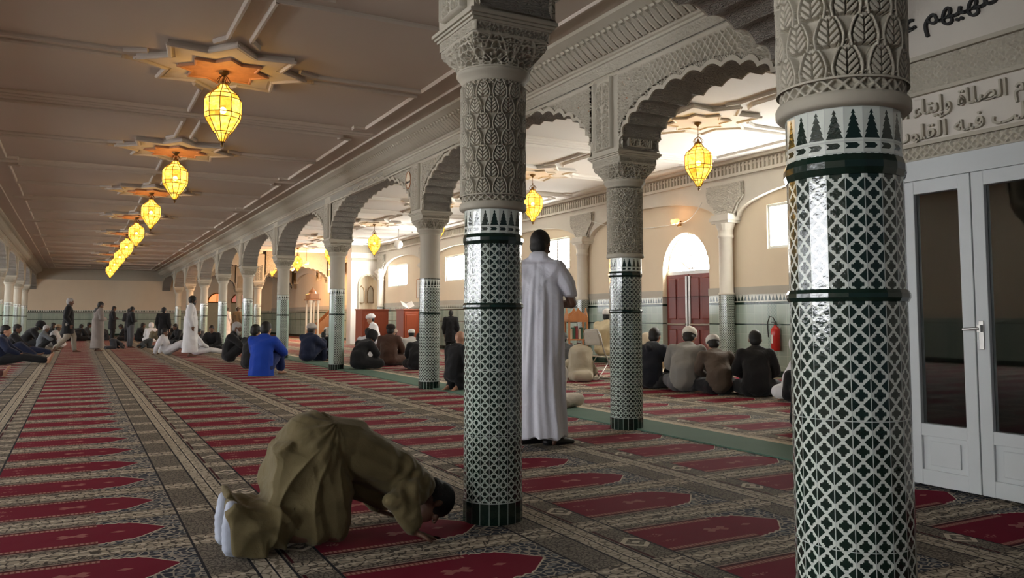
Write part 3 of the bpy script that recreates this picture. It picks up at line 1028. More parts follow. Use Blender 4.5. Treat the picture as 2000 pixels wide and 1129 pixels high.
def panel_mesh(side):
    """tall carved arabesque panel on the pier block above a capital; side in 'W','S','E','N'"""
    w, h = .30, .74
    res = .0045; nu = int(w/res)+1; nv = int(h/res)+1
    U, V = np.meshgrid(np.linspace(0, w, nu), np.linspace(0, h, nv))
    a = U-w/2
    H = h_lace(np.abs(a)+.3, V, .055)
    stem = (1-sm(np.abs(a), .008, .014))
    H = np.maximum(H, stem)
    # round-headed frame
    yc = h-w/2-.02; rr = np.hypot(a, V-yc)
    inside = np.where(V > yc, w/2-.02-rr, w/2-.02-np.abs(a))
    frame = sm(inside, -.004, 0)*(1-sm(inside, .012, .016))
    H = np.where(inside < 0, .1, H); H = np.maximum(H, frame)
    rim = np.minimum(np.minimum(U, w-U), np.minimum(V, h-V)); H = np.where(rim < .010, 1.2, H)
    H = H*.036; H[0, :] = H[-1, :] = 0; H[:, 0] = H[:, -1] = 0
    H += .001
    if side == 'W': P = np.stack([-HW-H, -a, V+2.83], -1)
    elif side == 'E': P = np.stack([HW+H, a, V+2.83], -1)
    elif side == 'S': P = np.stack([a, -HW-H, V+2.83], -1)
    else: P = np.stack([-a, HW+H, V+2.83], -1)
    return grid_mesh('carved_panel', P)
me_pan = {s: panel_mesh(s) for s in 'WSEN'}
me_shaft = shaft_mesh()
me_ring1 = ring_mesh(1.163, 1.203, .1735); me_ring2 = ring_mesh(1.525, 1.588, .1735)
_shafts = {}
def column(x, y, kind, label, group=None, rz=0, panels='W', spec=''):
    t = thing('column', label, 'column', (x, y, 0), 0, group)
    tk = {'near': 'quatrefoil', 'carved': 'lattice', 'lace': 'lattice', 'plain': 'lattice', 'pale': 'strip'}[kind]
    if tk not in _shafts:
        me = me_shaft.copy(); me.materials.append(M['tile_'+tk]); _shafts[tk] = me
    o = omesh('tiled_shaft', _shafts[tk], None, t); o.rotation_euler.z = rz
    for me in ((me_ring1, me_ring2) if kind in ('near', 'carved', 'lace') else (me_ring1,)):
        o = omesh('green_ring', me, M['green_glaze'], t); o.rotation_euler.z = rz
    if kind in ('near', 'carved'):
        omesh('carved_shaft', me_leaf, M['stucco'], t); omesh('lattice_band', me_band, M['stucco'], t); omesh('lattice_band', me_band2, M['stucco'], t)
        omesh('plaster_ring', me_collar, M['stucco'], t)
    elif kind == 'lace':
        omesh('carved_shaft', me_lace, M['stucco'], t); omesh('plaster_ring', me_collar, M['stucco'], t)
    else:
        omesh('plain_shaft', me_plain, M['stucco'], t)
    omesh('neck_ring', me_neck, M['stucco'], t)
    omesh('capital', me_cap, M['stucco'], t); omesh('capital_frieze', me_sqf, M['stucco'], t)
    omesh('abacus', me_abac, M['stucco'], t)
    omesh('pier_block', me_block, M['stucco'], t)
    for s in panels: omesh('carved_panel', me_pan[s], M['stucco'], t)
    return t
def near_phase(x, y):
    # turns one strip squarely to the camera side, as the tiles are set
    return 0.0
column(2.035, 1.66, 'near', 'thick patterned column in the right foreground, cut by the bottom of the photo', rz=.08, panels='W')
column(XB, YT, 'carved', 'tiled column with carved leaf shaft beside the prostrating man', rz=.05, panels='WN')
column(XA, YT, 'lace', 'tiled column behind the thick foreground column, at the end of the white doors', panels='WN')
column(XA, COLY[0], 'lace', 'tiled column with fine lace-carved shaft between the standing man in white and the seated circle', rz=.1, panels='WSE')
column(XA, COLY[1], 'plain', 'patterned tiled column with smooth upper shaft, dark-clothed men seated at its right')
column(XA, COLY[2], 'pale', 'pale tiled column with one patterned strip, beside the man in brown', rz=.2)
column(XA, COLY[3], 'pale', 'pale tiled column behind the blue jacket, between it and the turbaned man', rz=.2)
fl = ['pale column just behind the dark seated men left of the blue jacket', 'pale column rising behind the crouching man in black', 'cream-lit pale column to the right of the standing man in white robe and dark hair',
      'far column partly hidden by the standing man in white robe', 'far right-arcade column second from the back wall', ]
for i in range(4, 9):
    column(XA, COLY[i], 'pale', fl[i-4], 'columns of the right arcade')
ll = {6: 'left-arcade column at the very edge of the photo', 7: 'left-arcade column second from the photo edge', 8: 'left-arcade column nearest the back wall'}
for i, y in enumerate(LCOLY):
    lab = ll.get(i-2, 'left-arcade column outside the photo, %s bays before its left edge' % ['eight', 'seven', 'six', 'five', 'four', 'three', 'two', 'one'][min(i, 7)])
    column(XL, y, 'pale', lab, 'columns of the left arcade', panels='E')

# carved spandrel relief on the nave side close to the camera is in the material; roundels:
def roundel(y, z, label, txt):
    t = thing('roundel', label, 'roundel', (XA-.20, y, z), 0, 'calligraphy roundels on the right arcade')
    bm = bmesh.new(); n = 32
    a = [bm.verts.new((-.030, .105*math.cos(2*PI*i/n), .14*math.sin(2*PI*i/n))) for i in range(n)]
    b = [bm.verts.new((0, .105*math.cos(2*PI*i/n), .14*math.sin(2*PI*i/n))) for i in range(n)]
    bm.faces.new(a)
    for i in range(n): bm.faces.new((a[i], a[(i+1) % n], b[(i+1) % n], b[i]))
    obj('disc', bm, M['cream'], t)
    bm = bmesh.new(); tube(bm, [(-.030, .105*math.cos(2*PI*i/32), .14*math.sin(2*PI*i/32)) for i in range(32)], .009, 6, True)
    obj('rim', bm, M['wood'], t)
    o = arabic(txt, .085, (-.034, 0, -.02), 'W', 'calligraphy', t, M['ink'], .003)
    return t

# ================================================================== Arabic lettering (presentation forms, visual order)
FORMS = {  # base: isolated, final, initial, medial
 'ا': (0xFE8D, 0xFE8E, None, None), 'أ': (0xFE83, 0xFE84, None, None), 'إ': (0xFE87, 0xFE88, None, None), 'ب': (0xFE8F, 0xFE90, 0xFE91, 0xFE92),
 'ت': (0xFE95, 0xFE96, 0xFE97, 0xFE98), 'ة': (0xFE93, 0xFE94, None, None), 'ح': (0xFEA1, 0xFEA2, 0xFEA3, 0xFEA4), 'خ': (0xFEA5, 0xFEA6, 0xFEA7, 0xFEA8),
 'د': (0xFEA9, 0xFEAA, None, None), 'ر': (0xFEAD, 0xFEAE, None, None), 'ز': (0xFEAF, 0xFEB0, None, None), 'س': (0xFEB1, 0xFEB2, 0xFEB3, 0xFEB4),
 'ص': (0xFEB9, 0xFEBA, 0xFEBB, 0xFEBC), 'ع': (0xFEC9, 0xFECA, 0xFECB, 0xFECC), 'ف': (0xFED1, 0xFED2, 0xFED3, 0xFED4), 'ق': (0xFED5, 0xFED6, 0xFED7, 0xFED8),
 'ك': (0xFED9, 0xFEDA, 0xFEDB, 0xFEDC), 'ل': (0xFEDD, 0xFEDE, 0xFEDF, 0xFEE0), 'م': (0xFEE1, 0xFEE2, 0xFEE3, 0xFEE4), 'ن': (0xFEE5, 0xFEE6, 0xFEE7, 0xFEE8),
 'ه': (0xFEE9, 0xFEEA, 0xFEEB, 0xFEEC), 'و': (0xFEED, 0xFEEE, None, None), 'ي': (0xFEF1, 0xFEF2, 0xFEF3, 0xFEF4), 'ء': (0xFE80, None, None, None),
 'ج': (0xFE9D, 0xFE9E, 0xFE9F, 0xFEA0), 'ﷲ': (0xFDF2, None, None, None)}
def shape(txt):
    out = []
    n = len(txt)
    for i, ch in enumerate(txt):
        if ch not in FORMS: out.append(ch); continue
        iso, fin, ini, med = FORMS[ch]
        prev = i > 0 and txt[i-1] in FORMS and FORMS[txt[i-1]][2] is not None and fin is not None
        nxt = i < n-1 and txt[i+1] in FORMS and ini is not None and FORMS[txt[i+1]][1] is not None
        c = med if prev and nxt else fin if prev else ini if nxt else iso
        out.append(chr(c or iso))
    return ''.join(out[::-1])
def arabic(txt, size, loc, face, name, parent, mat, ext, width=None):
    cu = bpy.data.curves.new(name, 'FONT'); cu.body = shape(txt); cu.size = size; cu.extrude = ext
    cu.align_x = 'CENTER'; cu.align_y = 'CENTER'; cu.offset = .0015
    tmp = bpy.data.objects.new(name, cu); COL.objects.link(tmp)
    dg = bpy.context.evaluated_depsgraph_get(); me = bpy.data.meshes.new_from_object(tmp.evaluated_get(dg))
    bpy.data.objects.remove(tmp)
    me.materials.clear(); me.materials.append(mat)
    co = np.zeros(len(me.vertices)*3, np.float32); me.vertices.foreach_get('co', co); co = co.reshape(-1, 3)
    if len(co):
        if width:
            w = co[:, 0].max()-co[:, 0].min(); co[:, 0] *= width/w
        x, y, z = co[:, 0].copy(), co[:, 1].copy(), co[:, 2].copy()
        if face == 'W': co[:, 0] = -z; co[:, 1] = -x; co[:, 2] = y     # read from the -x side
        else: co[:, 0] = x; co[:, 1] = -z; co[:, 2] = y
        me.vertices.foreach_set('co', co.reshape(-1))
    o = bpy.data.objects.new(name, me); COL.objects.link(o); o.location = loc
    if parent: o.parent = parent
    return o

roundel(COLY[0]+.40, 3.37, 'calligraphy roundel left of the carved panel over the lace-carved column', 'محمد')
roundel(COLY[0]-.40, 3.42, 'calligraphy roundel right of the carved panel over the lace-carved column', 'سيد')
roundel(COLY[1]+.40, 3.37, 'left calligraphy roundel over the smooth-shafted patterned column', 'محمد')
roundel(COLY[1]-.40, 3.42, 'right calligraphy roundel over the smooth-shafted patterned column', 'سيد')

# ================================================================== the wall of white doors
XW = 5.0
wall_box('wall_right_near', XW, XW+.16, YF, YT-.2, 2.12, 4.25, M['plaster'])
wall_box('wall_right_near', XW, XW+.16, 3.60, YT-.2, 0, 2.12, M['plaster'])
M['dim_wall'] = varied('store_wall_shade', (.06, .06, .06), .8, .1, 3, 0)  # room's darkness put into the wall colour, so the door glass looks dark
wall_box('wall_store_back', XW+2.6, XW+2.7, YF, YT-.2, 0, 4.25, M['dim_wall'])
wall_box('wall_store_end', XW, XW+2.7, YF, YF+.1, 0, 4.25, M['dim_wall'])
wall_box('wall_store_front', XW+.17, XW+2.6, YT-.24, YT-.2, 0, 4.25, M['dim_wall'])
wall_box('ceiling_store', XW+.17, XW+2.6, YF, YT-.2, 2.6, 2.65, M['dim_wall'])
bm = bmesh.new()
box(bm, XW-.035, XW, YF, 3.62, 2.62, 2.645); box(bm, XW-.035, XW, YF, 3.62, 2.86, 2.89); box(bm, XW-.03, XW, YF, 3.62, 2.275, 2.30); box(bm, XW-.03, XW, YF, 3.62, 2.18, 2.19)
struct(obj('trim_door_wall_mouldings', bm, M['stucco']))
def strip_relief(name, x, y0, y1, z0, z1, fn, depth, res=.006):
    nu = int((y1-y0)/res); nv = max(5, int((z1-z0)/res)); U, V = np.meshgrid(np.linspace(0, y1-y0, nu), np.linspace(0, z1-z0, nv))
    H = fn(U, V)*depth; P = np.stack([x-H, y1-U, V+z0], -1)
    return struct(omesh(name, grid_mesh(name, P), M['stucco']))
strip_relief('trim_lattice_band', XW-.002, 1.0, 3.60, 2.192, 2.272, lambda u, v: h_lattice(u, v, .06)*.8+.0, .022, .005)
strip_relief('trim_carved_band', XW-.002, 1.0, 3.60, 2.65, 2.855, lambda u, v: np.where(np.abs(v-.10) < .045, h_lattice(u, v-.1, .045), h_lace(u, v, .035)), .016, .006)
for txt, yc, zc, w, s, lab in (('وإقام الصلاة وإيتاء الزكاة', 3.17, 2.53, 1.22, .15, 'raised line of Arabic script on the upper inscription panel above the white doors'),
                               ('تتقلب فيه القلوب و', 3.17, 2.362, 1.22, .145, 'raised second line of Arabic script just above the lattice band over the white doors'),
                               ('تلهيهم عن', 3.28, 3.14, .80, .19, 'black line of Arabic script at the top right corner of the photo')):
    o = arabic(txt, s, (XW-.012, yc, zc), 'W', 'inscription', None, M['ink'] if s > .16 else M['stucco'], .012, w)
    tag(o, lab, 'inscription')

def glass_door(n, y0, y1, hinge):
    d = bpy.data.objects.new('door_%d' % n, None); COL.objects.link(d); d.location = (XW, 0, 0); struct(d)
    bm = bmesh.new(); s = .085
    box(bm, -.03, .04, y0+.004, y0+s, .02, 2.04, .006); box(bm, -.03, .04, y1-s, y1-.004, .02, 2.04, .006)
    for z0, z1 in ((.02, .12), (.34, .42), (1.95, 2.04)): box(bm, -.028, .038, y0+s-.002, y1-s+.002, z0, z1, .004)
    box(bm, -.012, .02, y0+s, y1-s, .12, .34)
    box(bm, -.022, -.012, y0+s+.05, y1-s-.05, .15, .31, .006)
    obj('door_frame', bm, M['white_paint'], d)
    bm = bmesh.new(); box(bm, 0, .008, y0+s, y1-s, .42, 1.95); obj('glass_pane', bm, M['glass_dark'], d)
    return d
m, nt, b = base_mat('dark_door_glass', (.9, .95, .95), .015)
b.inputs['Transmission Weight'].default_value = 1.0; b.inputs['IOR'].default_value = 1.5
M['glass_dark'] = m
dl = [glass_door(2, 3.10, 3.58, 0), glass_door(3, 2.44, 3.10, 1), glass_door(4, 1.78, 2.44, 0), glass_door(5, 1.12, 1.78, 0)]
bm = bmesh.new()
box(bm, XW-.05, XW+.05, .4, 3.64, 2.04, 2.12); box(bm, XW-.05, XW+.05, 3.58, 3.64, 0, 2.04); box(bm, XW-.02, XW+.02, .4, 3.64, 2.12, 2.18)
struct(obj('trim_door_frame', bm, M['white_paint']))
wall_box('wall_right_near', XW, XW+.16, YF, 1.12, 0, 2.12, M['plaster'])
bm = bmesh.new()
box(bm, -.040, -.030, 3.045, 3.075, .92, 1.10, .003)
tube(bm, [(-.035, 3.06, 1.05), (-.07, 3.06, 1.05), (-.075, 3.09, 1.05), (-.075, 3.155, 1.045)], .009, 8)
tube(bm, [(-.055, 3.06, 1.03), (-.055, 3.06, 1.075)], .017, 10)
obj('door_handle', bm, M['steel'], dl[1])

# ================================================================== ceilings: mouldings and star roses
LANT_X = 1.42
LY = [9.78+5.24*k for k in range(9)]
def bar(bm, p, q, z, w=.05, h=.045):
    """moulding between two plan points, hanging from height z"""
    p = Vector((*p, 0)); q = Vector((*q, 0)); d = (q-p); L = d.length; d.normalize(); n = Vector((-d.y, d.x, 0))*w/2
    p = p-d*w*.4; q = q+d*w*.4
    prof = [(-1, 0), (-1, -.5), (-.5, -1), (.5, -1), (1, -.5), (1, 0)]
    a = [bm.verts.new(p+n*s+Vector((0, 0, z+t*h))) for s, t in prof]; b = [bm.verts.new(q+n*s+Vector((0, 0, z+t*h))) for s, t in prof]
    for i in range(5): bm.faces.new((a[i], a[i+1], b[i+1], b[i]))
    bm.faces.new(a); bm.faces.new(b[::-1])
def poly(bm, pts, z, w=.05, h=.045):
    for i in range(len(pts)): bar(bm, pts[i], pts[(i+1) % len(pts)], z, w, h)
def star(cx, cy, R, r, n=8, rot=0, sy=1.0):
    return [(cx+(R if i % 2 == 0 else r)*math.cos(rot+PI*i/n), cy+sy*(R if i % 2 == 0 else r)*math.sin(rot+PI*i/n)) for i in range(2*n)]
def ceiling_bay(bm, cx, cy, x0, x1, hl, z):
    c = .12; k = .95
    for sx, xe in ((-1, x0), (1, x1)):
        for sy in (-1, 1):
            P = [(cx+sx*c, cy+sy*(k+.12)), (cx+sx*c, cy+sy*hl), (xe-sx*.18, cy+sy*hl), (xe-sx*.18, cy+sy*(hl-.14)), (xe, cy+sy*(hl-.14)),
                 (xe, cy+sy*c), (cx+sx*(k+.12), cy+sy*c), (cx+sx*(k-.10), cy+sy*(c+.10)), (cx+sx*.72, cy+sy*.72*.9), (cx+sx*(c+.10), cy+sy*(k-.06))]
            # leave the star side open: draw all but the run along the star
            for i in (0, 1, 2, 3, 4, 5, 6, 8, 9):
                if i == 8: continue
                bar(bm, P[i], P[(i+1) % len(P)], z)
    # band between bays
    for o in (-.16, .16): bar(bm, (x0-.2, cy+hl+.285+o*.45), (x1+.2, cy+hl+.285+o*.45), z, .05, .035)
bm = bmesh.new()
for y in [LY[0]-5.24]+LY:
    if y < 6: 
        continue
    ceiling_bay(bm, LANT_X, y, -1.25, 3.86, 2.33, ZC)
ceiling_bay(bm, LANT_X, LY[0]-5.24, -1.25, 1.80, 2.33, ZC)
for x in (-1.62, 4.18): bar(bm, (x, YT+.5 if x > 0 else YF), (x, YB), ZC, .04, .03)
struct(obj('ceiling_moulding', bm, M['ceiling']))
bm = bmesh.new()
ALY = [9.64+5.24*k for k in range(9)]
for y in ALY: ceiling_bay(bm, 8.5, y, 6.0, 10.9, 2.33, ZCA)
struct(obj('ceiling_moulding', bm, M['ceiling_aisle']))

def make_rose(pale=False):
    t = thing('ceiling_rose', 'rose', 'ceiling rose')
    bm = bmesh.new()
    s1 = star(0, 0, .94, .66, 8, 0); s2 = [(x*.93, y*.93) for x, y in s1]
    prism(bm, s1, -.045, 0)
    # rim
    n = len(s1)
    for i in range(n): bar(bm, s1[i], s1[(i+1) % n], -.04, .05, .035)
    obj('star_rim', bm, M['ceiling' if not pale else 'ceiling_aisle'], t)
    bm = bmesh.new(); prism(bm, [(x*.90, y*.90) for x, y in s1], -.052, -.04); obj('star_field', bm, M['medallion' if not pale else 'ceiling_aisle'], t)
    bm = bmesh.new()
    s3 = star(0, 0, .50, .36, 8, PI/8*0)
    prism(bm, s3, -.075, -.05); n = len(s3)
    for i in range(n): bar(bm, s3[i], s3[(i+1) % n], -.07, .03, .02)
    obj('star_core', bm, M['medallion_core' if not pale else 'medallion'], t)
    bm = bmesh.new(); lathe(bm, [(.06, -.075), (.055, -.10), (.03, -.115), (.012, -.14)], 16); obj('ceiling_hook_plate', bm, M['brass'], t)
    return t

def make_lantern():
    t = thing('hanging_lantern', 'lantern', 'lantern')
    # profile of the faceted body, from the top (z=0 is the bottom finial tip)
    prof = [(.055, .80), (.10, .735), (.19, .665), (.228, .60), (.228, .42), (.218, .36), (.115, .19), (.085, .165), (.035, .065)]
    prof = [(r, z) for r, z in prof]
    N = 10
    cage = bmesh.new(); glass = bmesh.new(); glass2 = bmesh.new()
    rings = [[(r*math.cos(2*PI*i/N), r*math.sin(2*PI*i/N), z) for i in range(N)] for r, z in prof]
    for ring in rings:
        for i in range(N): tube(cage, [ring[i], ring[(i+1) % N]], .0055, 5)
    for a, b in zip(rings, rings[1:]):
        for i in range(N):
            tube(cage, [a[i], b[i]], .0055, 5)
            g = glass
            g.faces.new([g.verts.new(Vector(p)*.985+Vector((0, 0, .007))) for p in (a[i], a[(i+1) % N], b[(i+1) % N], b[i])]).material_index = 0 if (i+rings.index(a)) % 5 else 1
    lathe(cage, [(.012, 0), (.022, .03), (.008, .05), (.035, .065)], 10)
    obj('frame', cage, M['brass'], t)
    glass2.free()
    obj('glass_panels', glass, M['lamp_glass'], t).data.materials.append(M['lamp_amber'])
    bm = bmesh.new()
    lathe(bm, [(.06, .80), (.065, .815), (.03, .84), (.02, .88)], 12)
    for i in range(8):
        a = 2*PI*i/8
        tube(bm, [(.055*math.cos(a), .055*math.sin(a), .80), (.085*math.cos(a), .085*math.sin(a), .85), (.05*math.cos(a), .05*math.sin(a), .90), (.02*math.cos(a), .02*math.sin(a), .92)], .005, 5)
    tube(bm, [(0, .025*math.cos(a*.524), .945+.025*math.sin(a*.524)) for a in range(12)], .004, 5, True)
    obj('crown', bm, M['brass'], t)
    bm = bmesh.new(); tube(bm, [(0, 0, .92), (0, 0, 1.0)], .006, 6)
    obj('chain', bm, M['brass'], t)
    bm = bmesh.new(); bmesh.ops.create_icosphere(bm, subdivisions=2, radius=.045, matrix=Matrix.Translation((0, 0, .47)))
    obj('bulb', bm, M['bulb'], t, True)
    ld = bpy.data.lights.new('lamp_light', 'POINT'); ld.energy = LANT_W; ld.color = (1.0, .66, .32); ld.shadow_soft_size = .06
    lo = bpy.data.objects.new('lamp_light', ld); COL.objects.link(lo); lo.parent = t; lo.location = (0, 0, .55)
    return t
def lamp_mat(name, col, st, tr):
    m, nt, b = base_mat(name, col, .3)
    out = nt.nodes['Material Output']
    em = nt.nodes.new('ShaderNodeEmission'); tp = nt.nodes.new('ShaderNodeBsdfTransparent'); mx = nt.nodes.new('ShaderNodeMixShader')
    vec, _ = coords(nt)
    n = noise_tex(nt, vec, 14, 2)
    nt.links.new(mixc(nt, n.sstep(.3, .7), col, (1.0, .78, .16) if 'amber' not in name else (.9, .42, .05)), em.inputs[0])
    em.inputs[1].default_value = st; tp.inputs[0].default_value = (1, .8, .4, 1)
    mx.inputs[0].default_value = tr
    nt.links.new(em.outputs[0], mx.inputs[1]); nt.links.new(tp.outputs[0], mx.inputs[2]); nt.links.new(mx.outputs[0], out.inputs[0])
    return m
M['lamp_glass'] = lamp_mat('lamp_glass', (1.0, .50, .03), LANT_GLASS, .45)
M['lamp_amber'] = lamp_mat('lamp_amber', (.95, .25, .02), LANT_GLASS*.6, .4)
m, nt, b = base_mat('bulb_glow', (1, .9, .6)); b.inputs['Emission Color'].default_value = (1, .72, .35, 1); b.inputs['Emission Strength'].default_value = 14; M['bulb'] = m

names = ['largest and nearest of the nave lanterns, under the biggest star rose', 'second nave lantern from the camera', 'third nave lantern from the camera', 'fourth nave lantern from the camera',
         'fifth nave lantern from the camera', 'sixth nave lantern from the camera', 'seventh nave lantern from the camera', 'eighth nave lantern, second from the back wall', 'farthest nave lantern, closest to the back wall']
rose0 = make_rose(); rose1 = make_rose(True); lan0 = make_lantern()
LB = 3.10
def put_rose_lantern(x, y, zc, rl, ll, gl, first=[True], second=[True]):
    if first[0]: r, l = rose0, lan0; first[0] = False
    elif 'right aisle' in gl:
        r = rose1 if second[0] else copy_tree(rose1); second[0] = False; l = copy_tree(lan0)
    else: r, l = copy_tree(rose0), copy_tree(lan0)
    r.location = (x, y, zc); r['label'] = rl; r['group'] = 'star ceiling roses '+gl
    l.location = (x, y, LB); l['label'] = ll; l['group'] = 'lanterns '+gl
    sc = (zc-LB-.10)/1.0
    l.scale = (.92, .92, .92)
    # the chain reaches the ceiling
    for c in children(l):
        if c.name.startswith('chain'):
            top = (zc-.08-LB)/.92
            me = c.data.copy() if c.data.users > 1 else c.data
            c.data = me
            for v in me.vertices:
                if v.co.z > .96: v.co.z = top
    return r, l
for i, y in enumerate(LY[:8]):
    put_rose_lantern(LANT_X, y, ZC, 'tan star-shaped ceiling rose above the '+names[i].split(',')[0].replace('largest and nearest of the nave lanterns', 'nearest nave lantern'),
                     'yellow glass lantern, '+names[i], 'of the nave')
an = ['nearest in the right aisle, seen under the arch', 'of the right aisle above the standing man', 'of the right aisle hidden behind the columns', 'of the right aisle by the white loudspeaker',
      'of the right aisle beyond the niche wall', 'far down the right aisle', 'seen through the far arches of the right aisle']
for i in range(7):
    put_rose_lantern(8.5, ALY[i], ZCA, 'pale star ceiling rose over the lantern '+an[i], 'yellow glass lantern '+an[i], 'of the right aisle')

# ================================================================== people
V = Vector
def ico(p, r, sub=1):
    bm = bmesh.new(); bmesh.ops.create_icosphere(bm, subdivisions=sub, radius=1)
    out = [V(v.co)*r+V(p) for v in bm.verts]; bm.free(); return out
_ICO = {}
def ico_pts(sub):
    if sub not in _ICO:
        bm = bmesh.new(); bmesh.ops.create_icosphere(bm, subdivisions=sub, radius=1)
        _ICO[sub] = ([V(v.co) for v in bm.verts], [[v.index for v in f.verts] for f in bm.faces]); bm.free()
    return _ICO[sub]
class Solid:
    """collects overlapping closed shapes that are then fused into one skin"""
    def __init__(s): s.v = []; s.f = []
    def add(s, vs, fs):
        o = len(s.v); s.v += [tuple(x) for x in vs]; s.f += [[i+o for i in f] for f in fs]
    def ell(s, c, r, fwd=(1, 0, 0), up=(0, 0, 1), sub=3):
        P, F = ico_pts(sub); f = V(fwd).normalized(); u = V(up); u = (u-f*u.dot(f)).normalized(); w = u.cross(f)
        s.add([V(c)+f*p.x*r[0]+w*p.y*r[1]+u*p.z*r[2] for p in P], F); return s
    def hull(s, balls, sub=2):
        bm = bmesh.new(); P, _ = ico_pts(sub)
        for c, r in balls:
            if isinstance(r, (int, float)): r = (r, r, r)
            for p in P: bm.verts.new((c[0]+p.x*r[0], c[1]+p.y*r[1], c[2]+p.z*r[2]))
        res = bmesh.ops.convex_hull(bm, input=bm.verts[:], use_existing_faces=False)
        dele = [g for g in res['geom_interior'] if isinstance(g, bmesh.types.BMVert)]
        bmesh.ops.delete(bm, geom=dele, context='VERTS')
        bmesh.ops.delete(bm, geom=[v for v in bm.verts if not v.link_faces], context='VERTS')
        bm.verts.index_update()
        s.add([v.co.copy() for v in bm.verts], [[v.index for v in f.verts] for f in bm.faces]); bm.free(); return s
    def rc(s, p0, r0, p1, r1, sub=2): return s.hull([(p0, r0), (p1, r1)], sub)
    def chain(s, pts, rs, sub=2):
        for a, b, ra, rb in zip(pts, pts[1:], rs, rs[1:]): s.rc(a, ra, b, rb, sub)
        return s
    def loft(s, secs, n=28):
        """secs: (centre, rx, ry) ellipses in horizontal planes"""
        vs = []; fs = []
        for c, rx, ry in secs:
            for i in range(n): a = 2*PI*i/n; vs.append((c[0]+rx*math.cos(a), c[1]+ry*math.sin(a), c[2]))
        m = len(secs)
        for j in range(m-1):
            for i in range(n): fs.append([j*n+i, j*n+(i+1) % n, (j+1)*n+(i+1) % n, (j+1)*n+i])
        fs.append(list(range(n))[::-1]); fs.append([(m-1)*n+i for i in range(n)])
        s.add(vs, fs); return s
    def mesh(s, name, vox=.012, smooth=4, disp=None, clipz=None):
        me = bpy.data.meshes.new(name); me.from_pydata(s.v, [], s.f); me.update()
        o = bpy.data.objects.new(name, me); COL.objects.link(o)
        m = o.modifiers.new('r', 'REMESH'); m.mode = 'VOXEL'; m.voxel_size = vox
        if smooth: m2 = o.modifiers.new('s', 'SMOOTH'); m2.iterations = smooth; m2.factor = .5
        dg = bpy.context.evaluated_depsgraph_get(); r = bpy.data.meshes.new_from_object(o.evaluated_get(dg))
        bpy.data.objects.remove(o); bpy.data.meshes.remove(me); r.name = name
        n = len(r.vertices); co = np.zeros(n*3, np.float32); r.vertices.foreach_get('co', co); co = co.reshape(-1, 3)
        if disp is not None:
            nr = np.zeros(n*3, np.float32); r.vertex_normals.foreach_get('vector', nr) if hasattr(r, 'vertex_normals') else r.vertices.foreach_get('normal', nr)
            nr = nr.reshape(-1, 3); co = co+nr*disp(co)[:, None]
        if clipz is not None: co[:, 2] = np.maximum(co[:, 2], clipz)
        r.vertices.foreach_set('co', co.astype(np.float32).reshape(-1)); r.update()
        r.polygons.foreach_set('use_smooth', [True]*len(r.polygons))
        return r

def folds(a=.006, k=1.0):
    def f(c):
        x, y, z = c[:, 0], c[:, 1], c[:, 2]
        w = np.sin(k*(19*x+9*z)+2.2*np.sin(7*y+3*z))*np.sin(k*(15*y-8*z)+1.7*np.sin(8*x)) + .6*np.sin(k*(31*z+12*x)+2*np.sin(11*y))
        return a*w
    return f

def head_parts(sol, c, fwd, up, beard=False):
    f = V(fwd).normalized(); u = V(up); u = (u-f*u.dot(f)).normalized(); w = u.cross(f); c = V(c)
    sol.ell(c+u*.02-f*.008, (.097, .076, .104), f, u)
    sol.ell(c+f*.030-u*.055, (.062, .054, .062), f, u)
    sol.rc(c+f*.086+u*.012, .008, c+f*.106-u*.022, .013)
    sol.ell(c+f*.075+u*.032, (.022, .052, .012), f, u)
    sol.ell(c+f*.082-u*.055, (.013, .024, .008), f, u)
    sol.ell(c+f*.074-u*.098, (.02, .02, .016), f, u)
    for sg in (-1, 1):
        sol.ell(c+w*sg*.078-u*.002-f*.004, (.017, .010, .030), f, u)
        sol.ell(c+f*.070+w*sg*.038-u*.022, (.02, .02, .016), f, u)

def hair_mesh(c, fwd, up, style='short', vox=.009):
    f = V(fwd).normalized(); u = V(up); u = (u-f*u.dot(f)).normalized(); w = u.cross(f); c = V(c); s = Solid()
    if style in ('short', 'full'):
        g = .006 if style == 'short' else .016
        s.ell(c+u*(.036+g*.3)-f*.020, (.094+g, .078+g, .093+g), f, u)
        s.ell(c-u*.018-f*.048, (.052+g, .070+g, .070), f, u)
        s.hull([(c+f*.055+u*.085+w*.03, .022), (c+f*.055+u*.085-w*.03, .022), (c+u*.09, .04)])
    if style == 'beard':
        s.ell(c+f*.045-u*.078, (.055, .056, .045), f, u); s.ell(c+f*.055-u*.115, (.035, .035, .035), f, u)
        s.hull([(c+w*.066-u*.03+f*.02, .018), (c+w*.045-u*.08+f*.05, .02)]); s.hull([(c-w*.066-u*.03+f*.02, .018), (c-w*.045-u*.08+f*.05, .02)])
    return s.mesh('hair', vox, 2)

